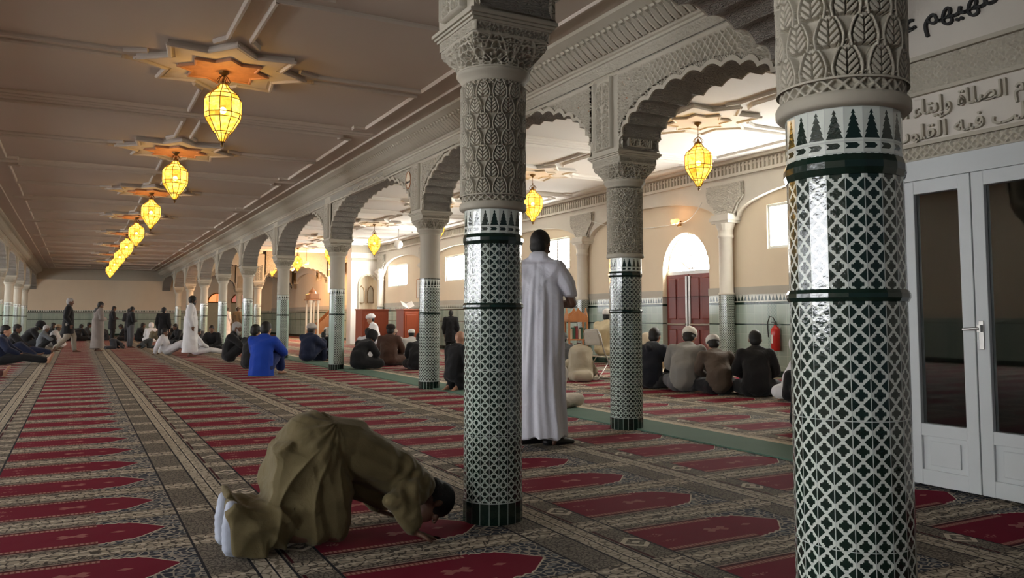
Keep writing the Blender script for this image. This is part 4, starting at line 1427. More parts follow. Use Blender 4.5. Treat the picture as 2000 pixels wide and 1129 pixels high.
def cap_mesh(c, fwd, up, style='kufi'):
    f = V(fwd).normalized(); u = V(up); u = (u-f*u.dot(f)).normalized(); w = u.cross(f); c = V(c)+u*.028-f*.012
    tilt = (u-f*.18).normalized(); ff = w.cross(tilt)*-1; s = Solid()
    bm = bmesh.new()
    if style == 'kufi': prof = [(.101, .008), (.104, .012), (.105, .048), (.098, .078), (.080, .100), (.048, .114), (.012, .118)]
    elif style == 'turban': prof = [(.100, 0), (.118, .012), (.126, .035), (.121, .06), (.108, .075), (.104, .085), (.085, .108), (.045, .122), (.01, .126)]
    elif style == 'hood': prof = [(.100, -.09), (.116, -.05), (.120, 0), (.118, .04), (.105, .085), (.075, .115), (.03, .13), (.008, .132)]
    R = []
    for r, z in prof:
        R.append([bm.verts.new(c+(ff*(r*1.10*math.cos(2*PI*i/24))+w*(r*.92*math.sin(2*PI*i/24)))+tilt*(z+(.006*math.sin(3*2*PI*i/24+z*60) if style == 'turban' else 0))) for i in range(24)])
    for a, b in zip(R, R[1:]):
        for i in range(24): bm.faces.new((a[i], a[(i+1) % 24], b[(i+1) % 24], b[i]))
    bm.faces.new(R[-1]); bm.faces.new(R[0][::-1])
    bmesh.ops.recalc_face_normals(bm, faces=bm.faces)
    me = bpy.data.meshes.new('cap'); bm.to_mesh(me); bm.free(); me.polygons.foreach_set('use_smooth', [True]*len(me.polygons)); return me

def hand(sol, wrist, d, palm_n, side=1, curl=.4, s=1.0):
    """palm and five fingers; d = direction of the fingers, palm_n = direction the palm faces, side = side of the thumb"""
    d = V(d).normalized(); n = V(palm_n); n = (n-d*n.dot(d)).normalized(); w = d.cross(n)*side; p = V(wrist)
    sol.hull([(p+d*.02*s+w*.018*s, .015*s), (p+d*.02*s-w*.018*s, .015*s), (p+d*.088*s+w*.030*s, .012*s), (p+d*.082*s-w*.030*s, .012*s)], 1)
    for k, (off, L) in enumerate(((.030, .068), (.010, .078), (-.011, .072), (-.031, .056))):
        a = p+d*(.086-.003*abs(k-1))*s+w*off*s
        d1 = (d+n*curl*.5).normalized(); b = a+d1*L*.45*s
        d2 = (d+n*curl*1.3).normalized(); c2 = b+d2*L*.32*s
        d3 = (d+n*curl*2.2).normalized(); e = c2+d3*L*.25*s
        sol.rc(a, .0095*s, b, .0088*s, 1); sol.rc(b, .0088*s, c2, .0080*s, 1); sol.rc(c2, .0080*s, e, .0068*s, 1)
    a = p+d*.028*s+w*.028*s; b = a+(d*.6+w*.75+n*.2).normalized()*.042*s; c2 = b+(d*.9+w*.25+n*.35).normalized()*.034*s
    sol.rc(a, .014*s, b, .0105*s, 1); sol.rc(b, .0105*s, c2, .0082*s, 1)

def foot(sol, ankle, d, up=(0, 0, 1), s=1.0):
    d = V(d).normalized(); u = V(up); u = (u-d*u.dot(d)).normalized(); a = V(ankle)
    sol.hull([(a-d*.03*s-u*.045*s, .030*s), (a, .036*s), (a+d*.10*s-u*.045*s, .028*s)], 1)
    sol.hull([(a+d*.05*s-u*.04*s, .032*s), (a+d*.15*s-u*.055*s, (.03*s, .038*s, .018*s)), (a+d*.185*s-u*.06*s, (.02*s, .034*s, .013*s))], 1)

def poses(name):
    J = {}
    if name in ('cross', 'cross_bow'):
        bow = name == 'cross_bow'; k = .10 if bow else .03
        J = dict(pel=(0, 0, .13), bel=(-.01, 0, .30), che=(.03+k, 0, .48-.03*bow), neck=(.08+k*1.8, 0, .61-.05*bow), head=(.12+k*2.3, 0, .72-.07*bow),
                 fwd=(1, 0, -.25-.55*bow), up=(.25+.55*bow, 0, 1), sh=(.04+k*1.2, .17, .545-.04*bow), el=(.16+k, .25, .31), wr=(.33, .11, .22), hd=(.30, -.5, -.25), hip=(0, .09, .12),
                 kn=(.32, .27, .12), an=(.30, -.08, .065), ft=(.3, -1, 0))
    elif name == 'knees':
        J = dict(pel=(0, 0, .13), bel=(.0, 0, .30), che=(.05, 0, .47), neck=(.10, 0, .61), head=(.15, 0, .72), fwd=(1, 0, -.3), up=(.3, 0, 1),
                 sh=(.06, .17, .54), el=(.28, .24, .36), wr=(.44, .07, .37), hd=(.3, -1, -.1), hip=(0, .09, .12), kn=(.37, .14, .42), an=(.46, .12, .07), ft=(1, .1, 0))
    elif name == 'kneel':
        J = dict(pel=(0, 0, .24), bel=(.02, 0, .40), che=(.06, 0, .58), neck=(.10, 0, .72), head=(.14, 0, .84), fwd=(1, 0, -.3), up=(.3, 0, 1),
                 sh=(.06, .17, .66), el=(.10, .24, .42), wr=(.27, .15, .27), hd=(1, -.1, -.3), hip=(.0, .09, .22), kn=(.40, .14, .09), an=(-.02, .10, .06), ft=(-1, 0, -.1))
    elif name == 'lean':
        J = dict(pel=(0, 0, .12), bel=(-.08, 0, .27), che=(-.14, 0, .43), neck=(-.15, 0, .57), head=(-.12, 0, .68), fwd=(1, .2, -.2), up=(.2, 0, 1),
                 sh=(-.15, .17, .51), el=(-.26, .25, .27), wr=(-.32, .27, .05), hd=(-.4, .2, -.2), hip=(0, .09, .11), kn=(.40, .13, .34), an=(.72, .12, .08), ft=(.8, 0, .6))
    elif name == 'legsout':
        J = dict(pel=(0, 0, .12), bel=(-.03, 0, .28), che=(-.02, 0, .46), neck=(.02, 0, .60), head=(.06, 0, .71), fwd=(1, 0, -.2), up=(.2, 0, 1),
                 sh=(.0, .17, .53), el=(.14, .24, .33), wr=(.34, .14, .24), hd=(1, -.2, -.2), hip=(0, .09, .11), kn=(.43, .12, .16), an=(.84, .10, .08), ft=(.35, .1, 1))
    elif name in ('stand', 'pray', 'walk'):
        J = dict(pel=(0, 0, .94), bel=(.01, 0, 1.08), che=(.0, 0, 1.30), neck=(.01, 0, 1.48), head=(.04, 0, 1.60), fwd=(1, 0, -.15), up=(.15, 0, 1),
                 sh=(.0, .185, 1.42), el=(-.02, .25, 1.13), wr=(.06, .24, .88), hd=(.15, 0, -1), hip=(0, .09, .92), kn=(.03, .10, .50), an=(-.01, .11, .085), ft=(1, .15, 0))
        if name == 'pray': J.update(el=(.02, .25, 1.14), wr=(.22, .08, 1.12), hd=(.5, -1, .1), fwd=(1, 0, -.45), up=(.45, 0, 1), head=(.06, 0, 1.59))
        if name == 'walk': J.update(kn=(.16, .09, .52), an=(.20, .10, .10), kn2=(-.02, -.09, .50), an2=(-.36, -.10, .14), el=(-.06, .25, 1.13), wr=(.08, .24, .90))
    elif name == 'prostrate':
        J = dict(pel=(-.02, 0, .50), bel=(.16, 0, .46), che=(.38, 0, .30), neck=(.52, 0, .22), head=(.60, 0, .12), fwd=(.35, 0, -1), up=(1, 0, .3),
                 sh=(.42, .17, .27), el=(.34, .27, .14), wr=(.52, .23, .04), hd=(1, 0, -.1), hip=(-.02, .09, .48), kn=(.05, .12, .08), an=(-.38, .10, .09), ft=(-.2, 0, -1))
    elif name == 'chair':
        J = dict(pel=(0, 0, .55), bel=(.0, 0, .72), che=(.03, 0, .90), neck=(.08, 0, 1.05), head=(.12, 0, 1.16), fwd=(1, 0, -.2), up=(.2, 0, 1),
                 sh=(.03, .18, .98), el=(.10, .25, .76), wr=(.30, .12, .70), hd=(.6, -.5, 0), hip=(.0, .09, .53), kn=(.42, .13, .52), an=(.42, .13, .085), ft=(1, .1, 0))
    return J
def mir(p): return (p[0], -p[1], p[2])
def lr(J, k):
    a = J[k]; b = J.get(k+'2', mir(a)); return ((1, a), (-1, b))
def body_solid(J, s=None):
    s = s or Solid()
    head_parts(s, J['head'], J['fwd'], J['up'])
    s.rc(J['neck'], .052, V(J['head'])-V(J['up']).normalized()*.045, .05)
    s.hull([(J['che'], (.09, .12, .10)), (J['neck'], .05)]); s.hull([(J['che'], (.09, .12, .10)), (J['bel'], (.09, .12, .08))]); s.hull([(J['bel'], (.09, .12, .08)), (J['pel'], (.10, .14, .09))])
    for (sg, sh), (_, el), (_, wr), (_, hd), (_, hp), (_, kn), (_, an), (_, ft) in zip(*[lr(J, k) for k in ('sh', 'el', 'wr', 'hd', 'hip', 'kn', 'an', 'ft')]):
        s.chain([J['neck'], sh, el, wr], [.045, .052, .040, .026], 1)
        d = hd if 'hd2' in J or sg > 0 else mir(J['hd'])
        hand(s, wr, d, (0, 0, -1) if abs(V(d).normalized().z) < .8 else (0, -sg, 0), -sg, .5)
        s.chain([hp, kn, an], [.085, .058, .038], 1)
        foot(s, an, ft, (0, 0, 1) if abs(V(ft).normalized().z) < .7 else (-1, 0, 0))
    return s
def top_solid(J, g=.022, arms=True, long=0, hood=False):
    s = Solid()
    ny = J['neck']
    s.hull([((J['sh'][0], .13, J['sh'][2]-.02), .07+g), ((J['sh'][0], -.13, J['sh'][2]-.02), .07+g), (J['che'], (.115+g, .15+g, .10+g))])
    s.hull([(ny, .055+g*.5), ((J['sh'][0], .12, J['sh'][2]), .05+g), ((J['sh'][0], -.12, J['sh'][2]), .05+g)])
    s.hull([(J['che'], (.12+g, .155+g, .10+g)), (J['bel'], (.125+g, .155+g, .08+g))])
    s.hull([(J['bel'], (.125+g, .155+g, .08+g)), (J['pel'], (.14+g, .17+g, .10+g))])
    if hood: s.hull([(V(ny)+V((-.05, .05, 0)), .055), (V(ny)+V((-.05, -.05, 0)), .055), (V(J['che'])+V((-.12, 0, .09)), .045)])
    if arms:
        for (sg, sh), (_, el), (_, wr) in zip(*[lr(J, k) for k in ('sh', 'el', 'wr')]):
            w2 = V(wr)+(V(el)-V(wr))*.12
            s.chain([sh, el, w2], [.062+g, .050+g, .036+g*.8])
    if long:
        s.hull([(J['pel'], (.14+g, .17+g, .10+g)), ((J['pel'][0], 0, J['pel'][2]-long), (.15+g, .19+g, .02))])
    return s
def legs_solid(J, g=.02):
    s = Solid()
    s.hull([(J['pel'], (.13+g, .16+g, .09+g)), ((J['pel'][0]+.02, 0, J['pel'][2]-.02), (.12+g, .17+g, .09+g))])
    for (sg, hp), (_, kn), (_, an) in zip(*[lr(J, k) for k in ('hip', 'kn', 'an')]):
        a2 = V(an)+(V(kn)-V(an))*.08
        s.chain([hp, kn, a2], [.095+g, .070+g, .050+g])
    return s
def robe_solid(J, g=.03):
    s = top_solid(J, g); L = J
    (_, k1), (_, k2) = lr(J, 'kn'); (_, a1), (_, a2) = lr(J, 'an')
    if J['pel'][2] > .85:   # standing
        s.loft([((J['pel'][0], 0, 1.15), .15+g, .18+g), ((J['pel'][0], 0, .94), .16+g, .20+g), ((.0, 0, .55), .165+g, .20+g), ((-.01, 0, .12), .19+g, .23+g)])
    else:
        s.hull([(J['pel'], (.15+g, .18+g, .10+g)), (k1, .08+g), (k2, .08+g)])
        s.hull([(k1, .075+g), (k2, .075+g), (a1, .055+g), (a2, .055+g)])
    return s

def setmat(o, mat):
    if not o.data.materials: o.data.materials.append(None)
    o.material_slots[0].link = 'OBJECT'; o.material_slots[0].material = mat
_pm = {}
def pmesh(key, fn):
    if key not in _pm: _pm[key] = fn()
    return _pm[key]
def person(label, x, y, deg, pose, outfit, group=None, s=1.0, z=0, vox=.016, hv=.012):
    """outfit: skin, hair(style, material), cap(style, colour), robe= / top= / bottom= / coat= colours"""
    J = poses(pose)
    if 4.7 < x < 5.75: z = .012
    t = thing('person', label, 'person', (x, y, z), math.radians(deg), group); t.scale = (s, s, s)
    def part(name, key, fn, mat):
        me = pmesh((pose,)+key, fn); o = bpy.data.objects.new(name, me); COL.objects.link(o); o.parent = t; setmat(o, mat); return o
    part('body', ('body', vox), lambda: body_solid(J).mesh('body', hv, 2, None, .001), outfit.get('skin', M['skin']))
    h = outfit.get('hair', ('short', M['hair']))
    if h: part('hair', ('hair', h[0]), lambda: hair_mesh(J['head'], J['fwd'], J['up'], h[0]), h[1])
    if 'beard' in outfit: part('beard', ('beard',), lambda: hair_mesh(J['head'], J['fwd'], J['up'], 'beard'), outfit['beard'])
    if 'cap' in outfit:
        st, c = outfit['cap']; part('hood' if st == 'hood' else 'turban' if st == 'turban' else 'cap', ('cap', st), lambda: cap_mesh(J['head'], J['fwd'], J['up'], st), cloth(c))
    if 'robe' in outfit: part('robe', ('robe',), lambda: robe_solid(J).mesh('robe', vox, 5, folds(.006), .004), cloth(outfit['robe']))
    if 'top' in outfit: part('jacket' if outfit.get('jk', 1) else 'shirt', ('top', outfit.get('hood', 0)), lambda: top_solid(J, .022, hood=outfit.get('hood', 0)).mesh('jacket', vox, 4, folds(.006), .004), cloth(outfit['top'], outfit.get('trough', .85)))
    if 'coat' in outfit: part('coat', ('coat',), lambda: top_solid(J, .03, long=.32).mesh('coat', vox, 4, folds(.005), .004), cloth(outfit['coat']))
    if 'bottom' in outfit: part('trousers', ('legs',), lambda: legs_solid(J).mesh('trousers', vox, 3, folds(.006), .004), cloth(outfit['bottom']))
    return t

WHITE = (.62, .62, .63); CREAM = (.62, .55, .40); BEIGE = (.42, .36, .26); BLACK = (.009, .009, .010); NAVY = (.012, .018, .045); BROWN = (.060, .030, .020)
GREY = (.20, .195, .185); DGREY = (.05, .05, .05); OLIVE = (.085, .070, .045); BLUE = (.008, .045, .32)
SK, SD, HR, HG = M['skin'], M['skin_dark'], M['hair'], M['hair_grey']

# ------------------------------------------------------------- the prostrating man (foreground)
KH = (.140, .110, .050)
def prostrating_man():
    t = thing('person', 'man prostrating in an olive-tan robe, forehead on the carpet beside the column', 'person', (1.15, 4.15, 0))
    ox = 1.15
    def L(x, y, z): return (x-ox, y-4.15, z)
    b = Solid()
    head_parts(b, L(1.735, 4.13, .125), (.25, 0, -1), (1, 0, .25))
    b.rc(L(1.66, 4.13, .20), .055, L(1.71, 4.13, .16), .055)
    b.hull([(L(1.15, 4.15, .46), (.10, .13, .10)), (L(1.58, 4.14, .25), (.08, .13, .08))])
    for sg, y in ((-1, 4.0), (1, 4.28)):
        ye = 3.885 if sg < 0 else 4.42; yw = 3.875 if sg < 0 else 4.40
        b.chain([L(1.58, y, .25), L(1.44, ye, .185), L(1.52, yw, .055)], [.05, .04, .028])
        hand(b, L(1.52, yw, .045), (.75, .10*sg*-1, -.28), (0, 0, -1), -sg*-1, .18)
        b.chain([L(1.08, y+.03*-sg, .42), L(1.16, y, .07), L(.72, y+.02, .09)], [.09, .055, .04])
        # toes tucked under, soles facing backwards
        b.hull([(L(.74, y+.02, .11), .038), (L(.69, y+.02, .19), .033), (L(.665, y+.02, .05), (.022, .038, .03))])
        b.hull([(L(.665, y+.02, .06), (.022, .040, .035)), (L(.72, y+.02, .02), (.05, .040, .016))])
    me = b.mesh('body', .0055, 2, None, .001); o = omesh('body', me, None, t); setmat(o, SD)
    hm = Solid()
    hm.ell(L(1.762, 4.13, .135), (.100, .084, .098), (.25, 0, -1), (1, 0, .25)); hm.ell(L(1.735, 4.13, .185), (.06, .075, .07))
    o = omesh('hair', hm.mesh('hair', .007, 2, lambda c: .0018*np.sin(c[:, 0]*260)*np.sin(c[:, 1]*240)*np.sin(c[:, 2]*250), .012), None, t); setmat(o, HR)
    r = Solid()
    # hips and back
    r.ell(L(1.07, 4.14, .46), (.185, .20, .185))
    r.hull([(L(1.10, 4.07, .47), .150), (L(1.10, 4.22, .47), .150), (L(1.26, 4.08, .45), .145), (L(1.26, 4.21, .45), .145)])
    r.hull([(L(1.26, 4.07, .44), .145), (L(1.26, 4.21, .44), .145), (L(1.50, 4.05, .31), .125), (L(1.50, 4.22, .31), .125)])
    r.hull([(L(1.50, 4.04, .31), .120), (L(1.50, 4.24, .31), .120), (L(1.60, 4.03, .23), .095), (L(1.60, 4.25, .23), .095), (L(1.655, 4.13, .22), .085)])
    # slack cloth hanging under the belly
    r.hull([(L(1.28, 4.12, .30), .06), (L(1.50, 4.12, .20), .06), (L(1.44, 4.10, .155), .045), (L(1.32, 4.12, .24), .06)])
    # thighs
    for y in (4.03, 4.27):
        r.hull([(L(1.07, y+.01, .43), .15), (L(1.13, y-.005, .25), .125), (L(1.15, y-.01, .09), .088)])
        r.hull([(L(1.15, y-.01, .09), .088), (L(.95, y, .11), .095)])
    # cloth stretched from the hips down over the calves, flaring to the hem at the ankles
    r.hull([(L(1.02, 4.0, .40), .10), (L(1.02, 4.28, .40), .10), (L(.93, 4.02, .44), .075), (L(.93, 4.26, .44), .075), (L(.885, 4.03, .20), .06), (L(.885, 4.27, .20), .06), (L(1.08, 4.0, .08), .075), (L(1.08, 4.3, .08), .075)])
    r.hull([(L(.92, 4.0, .15), .085), (L(.92, 4.28, .15), .085), (L(.78, 4.0, .135), .095), (L(.78, 4.29, .135), .095), (L(.9, 3.97, .03), .03)])
    r.hull([(L(.78, 4.0, .14), .095), (L(.78, 4.29, .14), .095), (L(.70, 4.0, .19), .06), (L(.70, 4.28, .20), .055), (L(.685, 3.955, .035), .03), (L(.675, 3.97, .13), .03), (L(.70, 4.32, .05), .035), (L(.80, 3.93, .02), .02)])
    r.hull([(L(.70, 4.20, .22), .03), (L(.665, 4.22, .285), .014), (L(.665, 4.10, .27), .014), (L(.72, 4.10, .22), .03)])
    # sleeves: near and far
    r.chain([L(1.585, 4.02, .245), L(1.525, 3.94, .225), L(1.425, 3.885, .205)], [.098, .085, .062])
    r.hull([(L(1.425, 3.885, .20), .058), (L(1.50, 3.885, .20), .062), (L(1.515, 3.875, .075), .043)])
    r.chain([L(1.585, 4.25, .245), L(1.44, 4.40, .20), L(1.50, 4.40, .09)], [.095, .07, .05])
    # collar
    r.rc(L(1.655, 4.07, .235), .055, L(1.655, 4.19, .235), .055)
    ang = None
    def d(c):
        x, y, z = c[:, 0]+ox, c[:, 1]+4.15, c[:, 2]
        near = np.clip((4.25-y)/.2, 0, 1)
        # long folds falling from the hip point over thigh and calf
        px, pz = 1.16, .60
        a = np.arctan2(z-pz, x-px); rad = np.hypot(x-px, z-pz)
        low = sm(-x, -1.22, -1.12)
        f1 = np.sin(a*17+2.2*np.sin(rad*7)+y*6)
        f1 = (1-2*np.abs(np.sin(a*8.5+1.1*np.sin(rad*7)+y*4))**.7)*.016*sm(rad, .10, .32)*low+f1*.004*low
        # gathers over calf towards the hem
        f2 = (1-2*np.abs(np.sin((x*6+z*22)+1.4*np.sin(x*13+y*5)))**.8)*.009*sm(-x, -.98, -.90)*sm(-z, -.34, -.26)*sm(x, .69, .76)
        # folds on the back running shoulder to hip
        f3 = np.sin((z+.62*x)*46+1.8*np.sin(x*12)+y*9)*.0055*sm(x, 1.2, 1.34)*(1-sm(x, 1.62, 1.68))
        # rings on the near sleeve
        f4 = np.sin((x-.4*z)*75+2*np.sin(z*30))*.006*sm(x, 1.40, 1.46)*sm(-y, -4.02, -3.97)*sm(z, .10, .18)
        f5 = np.sin(x*14+2*np.sin(z*17))*np.sin(z*18+y*20)*.006
        return f1+f2+f3+f4+f5
    o = omesh('robe', r.mesh('robe', .0065, 3, d, .004), None, t); m = cloth(KH, .8); setmat(o, m)
    # jean cuffs and white soles
    for sg, y in ((-1, 4.02), (1, 4.24)):
        j = Solid()
        j.hull([(L(.735, y, .13), .062), (L(.70, y, .17), .062), (L(.72, y, .06), .060)])
        o = omesh('trouser_cuff', j.mesh('trouser_cuff', .008, 2, lambda c: .002*np.sin(c[:, 2]*160), .004), None, t); setmat(o, cloth((.30, .38, .52)))
        k = Solid()
        k.hull([(L(.665, y-.01, .235), (.03, .036, .030)), (L(.648, y-.01, .14), (.026, .038, .05)), (L(.655, y-.01, .055), (.030, .045, .045)), (L(.70, y-.01, .03), (.05, .045, .026))])
        o = omesh('sock', k.mesh('sock', .007, 3, lambda c: .0012*np.sin(c[:, 2]*180), .003), None, t); setmat(o, cloth((.46, .50, .60)))
    return t
prostrating_man()

# ------------------------------------------------------------- the standing man in a white robe by the near column
def standing_man():
    x0, y0 = 3.585, 6.17
    t = thing('person', 'tall man with short black hair standing in a long white robe beside the near column', 'person', (x0, y0, 0), math.radians(46))
    J = poses('pray'); s = 1.06; J['el'] = (.04, .275, 1.13); J['wr'] = (.25, .09, 1.13); J['ft'] = (.75, -.6, 0); t.scale = (s, s, s*1.035)
    J['head'] = (.075, 0, 1.60); J['fwd'] = (1, -.25, -.35); J['up'] = (.35, 0, 1)
    o = omesh('body', body_solid(J).mesh('body', .006, 2, None, .001), None, t); setmat(o, SD)
    o = omesh('hair', hair_mesh(J['head'], J['fwd'], J['up'], 'short', .007), None, t); setmat(o, HR)
    r = Solid()
    r.hull([((-.02, .14, 1.40), .085), ((-.02, -.14, 1.40), .085), ((.0, 0, 1.28), (.14, .18, .10))])
    r.hull([((.0, 0, 1.485), .066), ((-.01, .13, 1.425), .055), ((-.01, -.13, 1.425), .055)])
    r.rc((-.012, -.03, 1.50), .056, (-.012, .03, 1.50), .056)
    r.loft([((-.01, 0, 1.40), .085, .13), ((-.01, 0, 1.33), .115, .17), ((-.01, 0, 1.2), .145, .20), ((-.01, 0, .95), .155, .205), ((-.015, 0, .70), .165, .205), ((-.02, 0, .40), .18, .215), ((-.02, 0, .085), .205, .235)], 48)
    for sg in (-1, 1):
        r.hull([((-.01, sg*.16, 1.41), .075), ((-.0, sg*.245, 1.27), .070), ((.02, sg*.265, 1.20), (.075, .055, .02))])
    def d(c):
        x, y, z = c[:, 0], c[:, 1], c[:, 2]; a = np.arctan2(y, x+.02)
        lo = 1-sm(z, 1.0, 1.42)*.85
        core = np.exp(-((np.abs(y)-.0)/.24)**6)
        f = (np.sin(a*9+.9*np.sin(z*4)+1.2)*.0095+np.sin(a*17+1.6*np.sin(z*3)+z*1.5)*.0048+np.sin(a*5+z*3.2)*.007)*lo
        g = np.sin(z*26+5*a+2*np.sin(z*9))*.0028*sm(z, .9, 1.2)
        return (f+g)*sm(1.50-z, 0, .08)
    o = omesh('robe', r.mesh('robe', .0075, 3, d), None, t); setmat(o, cloth((.62, .62, .68), .8))
    bm = bmesh.new()
    for sg in (-1, 1):
        sh = Solid(); a = V((-.01, sg*.11, .06)); fd = V((.78, -.62, 0))
        sh.hull([(a-fd*.05+V((0, 0, -.015)), (.042, .042, .035)), (a+fd*.10+V((0, 0, -.020)), (.046, .046, .034)), (a+fd*.20+V((0, 0, -.032)), (.036, .036, .022))])
        o = omesh('shoe', sh.mesh('shoe', .008, 2, None, .003), None, t); setmat(o, M['black'])
    bm.free()
    return t
standing_man()

# ------------------------------------------------------------- seated group of the right aisle
G1 = 'people seated in the right aisle'
person('man in grey jacket and white crochet cap sitting cross-legged, back to the camera', 8.10, 9.58, 38, 'cross_bow', dict(skin=SK, cap=('kufi', (.66, .63, .56)), top=(.21, .20, .18), bottom=(.10, .10, .10)), G1, 1.22, vox=.011, hv=.010)
person('man in black vest and grey hood sitting at the left of the grey-jacketed man', 8.02, 10.30, 30, 'cross', dict(skin=SK, top=(.010, .011, .016), bottom=DGREY, hood=1), G1, 1.12, vox=.012)
person('bowed man in dark brown jacket and white cap, right of the grey-jacketed man', 8.28, 9.02, 60, 'cross_bow', dict(skin=SK, cap=('kufi', (.60, .57, .52)), top=(.085, .062, .045), bottom=BLACK), G1, 1.08, vox=.012)
person('black-haired man in black suit jacket seated at the right end of the circle', 8.50, 8.50, 48, 'cross', dict(skin=SD, top=(.010, .009, .009), bottom=BLACK), G1, 1.10, vox=.012)
person('seated figure in pale clothes cut off by the thick foreground column', 8.72, 7.72, 100, 'cross', dict(skin=SK, robe=WHITE, cap=('hood', WHITE)), G1, 1.0)
person('man in cream robe seated on the floor just right of the lace-carved column', 8.55, 11.0, 60, 'cross_bow', dict(skin=SK, robe=(.55, .47, .34), cap=('hood', (.55, .47, .34))), G1, 1.05)
person('elderly man in white skullcap and cream shawl sitting on the folding chair', 8.47, 12.22, 12, 'chair', dict(skin=SD, cap=('kufi', (.8, .78, .74)), robe=(.66, .56, .36)), G1, .98, vox=.012)
person('hunched figure in beige robe on the floor left of the folding chair', 7.98, 12.25, 62, 'prostrate', dict(skin=SK, robe=(.44, .39, .29)), G1, 1.02)
person('child in a dark jacket sitting behind the standing man in white', 8.24, 13.25, 60, 'knees', dict(skin=SK, top=DGREY, bottom=BLACK), G1, .98)
person('barefoot figure in pale robe kneeling just behind the standing man in white', 5.20, 8.60, 190, 'prostrate', dict(skin=SK, robe=(.50, .46, .40)), G1, .9)
person('person in black sitting further along behind the thick foreground column', 6.55, 5.85, 30, 'legsout', dict(skin=SK, top=BLACK, bottom=BLACK), G1, .95)

# ------------------------------------------------------------- behind the arcade, centre of the photo
G2 = 'people seated beyond the columns'
person('man in black standing far behind the bald seated man', 9.05, 20.4, 60, 'stand', dict(skin=SD, coat=BLACK, bottom=BLACK), G2, .76)
person('balding man in black sitting beside the near column', 5.14, 11.45, 20, 'kneel', dict(skin=SK, hair=None, top=BLACK, bottom=BLACK), G2, .93, vox=.013)
person('hunched figure in black at the right of the pale column with the strip', 5.35, 16.9, 25, 'cross_bow', dict(skin=SK, robe=BLACK, cap=('hood', BLACK)), G2, 1.05)
person('man with dark hair in a white shirt seated left of the man in brown', 6.56, 20.1, 60, 'cross', dict(skin=SK, robe=(.55, .56, .60)), G2, 1.0)
person('broad man in brown robe and dark cap sitting cross-legged on the aisle carpet', 6.41, 18.0, 58, 'cross', dict(skin=SD, cap=('kufi', (.02, .012, .01)), robe=BROWN), G2, 1.12)
person('man in patterned cap and pale shawl seated beyond the man in brown', 7.75, 21.0, 200, 'cross', dict(skin=SK, cap=('turban', (.40, .30, .24)), robe=(.45, .42, .38)), G2, .95)
person('man in white robe and white cap right of the man in brown', 7.60, 19.6, 70, 'cross', dict(skin=SD, cap=('kufi', (.75, .74, .70)), robe=(.50, .49, .46)), G2, .95)
person('dark-clothed figure at the left foot of the smooth-shafted patterned column', 6.45, 16.3, 60, 'cross_bow', dict(skin=SK, robe=BLACK), G2, 1.0)
person('man in white cap seen in profile by the wooden cabinet', 9.0, 26.6, 170, 'kneel', dict(skin=SK, cap=('turban', WHITE), robe=WHITE), G2, 1.25)
person('man in blue-grey shawl seated behind the white-shirted man', 5.95, 22.1, 60, 'cross', dict(skin=SK, robe=(.16, .19, .26)), G2, .85)
person('turbaned man in navy cloak seated at the foot of a pale column', 5.15, 20.5, 40, 'knees', dict(skin=SD, cap=('turban', (.45, .42, .38)), robe=NAVY, beard=HG), G2, 1.10)
person('companion in black with white headscarf leaning beside the navy cloak', 5.95, 20.9, 110, 'cross', dict(skin=SD, cap=('hood', (.50, .45, .36)), robe=BLACK), G2, 1.0)
person('round-shouldered man in cream robe beyond the navy cloak, left of two', 6.47, 25.3, 60, 'cross', dict(skin=SK, robe=(.50, .43, .33)), G2, .95)
person('round-shouldered man in cream robe beyond the navy cloak, right of two', 7.21, 26.6, 60, 'cross_bow', dict(skin=SK, robe=(.46, .42, .33), cap=('kufi', (.6, .55, .5))), G2, .98)

# ------------------------------------------------------------- nave, middle distance
G3 = 'people in the middle of the nave'
person('person in bright blue puffer jacket sitting on the carpet with back to the camera', 3.16, 16.1, 55, 'knees', dict(skin=SK, coat=BLUE, bottom=(.010, .02, .09)), G3, 1.22, vox=.012)
person('long-haired figure in black just left behind the blue jacket', 3.35, 18.3, 40, 'knees', dict(skin=SK, hair=('full', HR), top=BLACK, bottom=BLACK), G3, 1.12)
person('grey-bearded man in black crouching left of the blue jacket', 3.42, 21.5, -20, 'knees', dict(skin=SD, hair=('short', HG), top=BLACK, bottom=BLACK, beard=HG), G3, 1.18)
person('young man in white robe with dark hair and beard standing in the nave', 2.86, 24.7, -10, 'stand', dict(skin=SD, hair=('full', HR), robe=WHITE, beard=HR), G3, 1.0, vox=.013)
person('boy in white leaning back on his hands left of the standing man in white robe', 2.45, 26.5, -20, 'lean', dict(skin=SD, robe=(.55, .54, .56)), G3, .98)
person('man in white stretched on the carpet right of the standing man in white robe', 3.15, 25.9, 10, 'legsout', dict(skin=SD, top=WHITE, bottom=WHITE, jk=0), G3, .95)
person('long-haired figure in black standing against the far columns', 2.55, 29.5, 60, 'stand', dict(skin=SK, hair=('full', HR), coat=BLACK, bottom=BLACK), G3, .84)
person('grey-haired man in long black coat and light trousers striding across the nave', -.25, 29.0, 0, 'walk', dict(skin=SD, hair=('short', HG), coat=BLACK, bottom=(.30, .27, .22)), G3, 1.0)
person('youth in grey robe and jacket reading while standing', .61, 29.8, 20, 'pray', dict(skin=SD, robe=(.23, .20, .18), top=(.07, .065, .06), hood=1), G3, .95)
person('man in black standing at the left of a pair near the back wall', 1.42, 41.4, 10, 'pray', dict(skin=SD, coat=BLACK, bottom=BLACK), G3, .95)
person('man in dark jacket standing at the right of a pair near the back wall', 2.05, 40.2, 100, 'pray', dict(skin=SD, coat=(.02, .02, .022), bottom=BLACK), G3, .88)
person('man in black jacket and grey trousers standing with bowed head', 1.72, 32.75, 20, 'pray', dict(skin=SD, top=BLACK, bottom=(.07, .07, .075)), G3, .88)
person('dark figure crouching on the floor beside the grey-trousered man', 1.15, 32.2, 30, 'prostrate', dict(skin=SD, robe=(.03, .03, .035)), G3, .62)
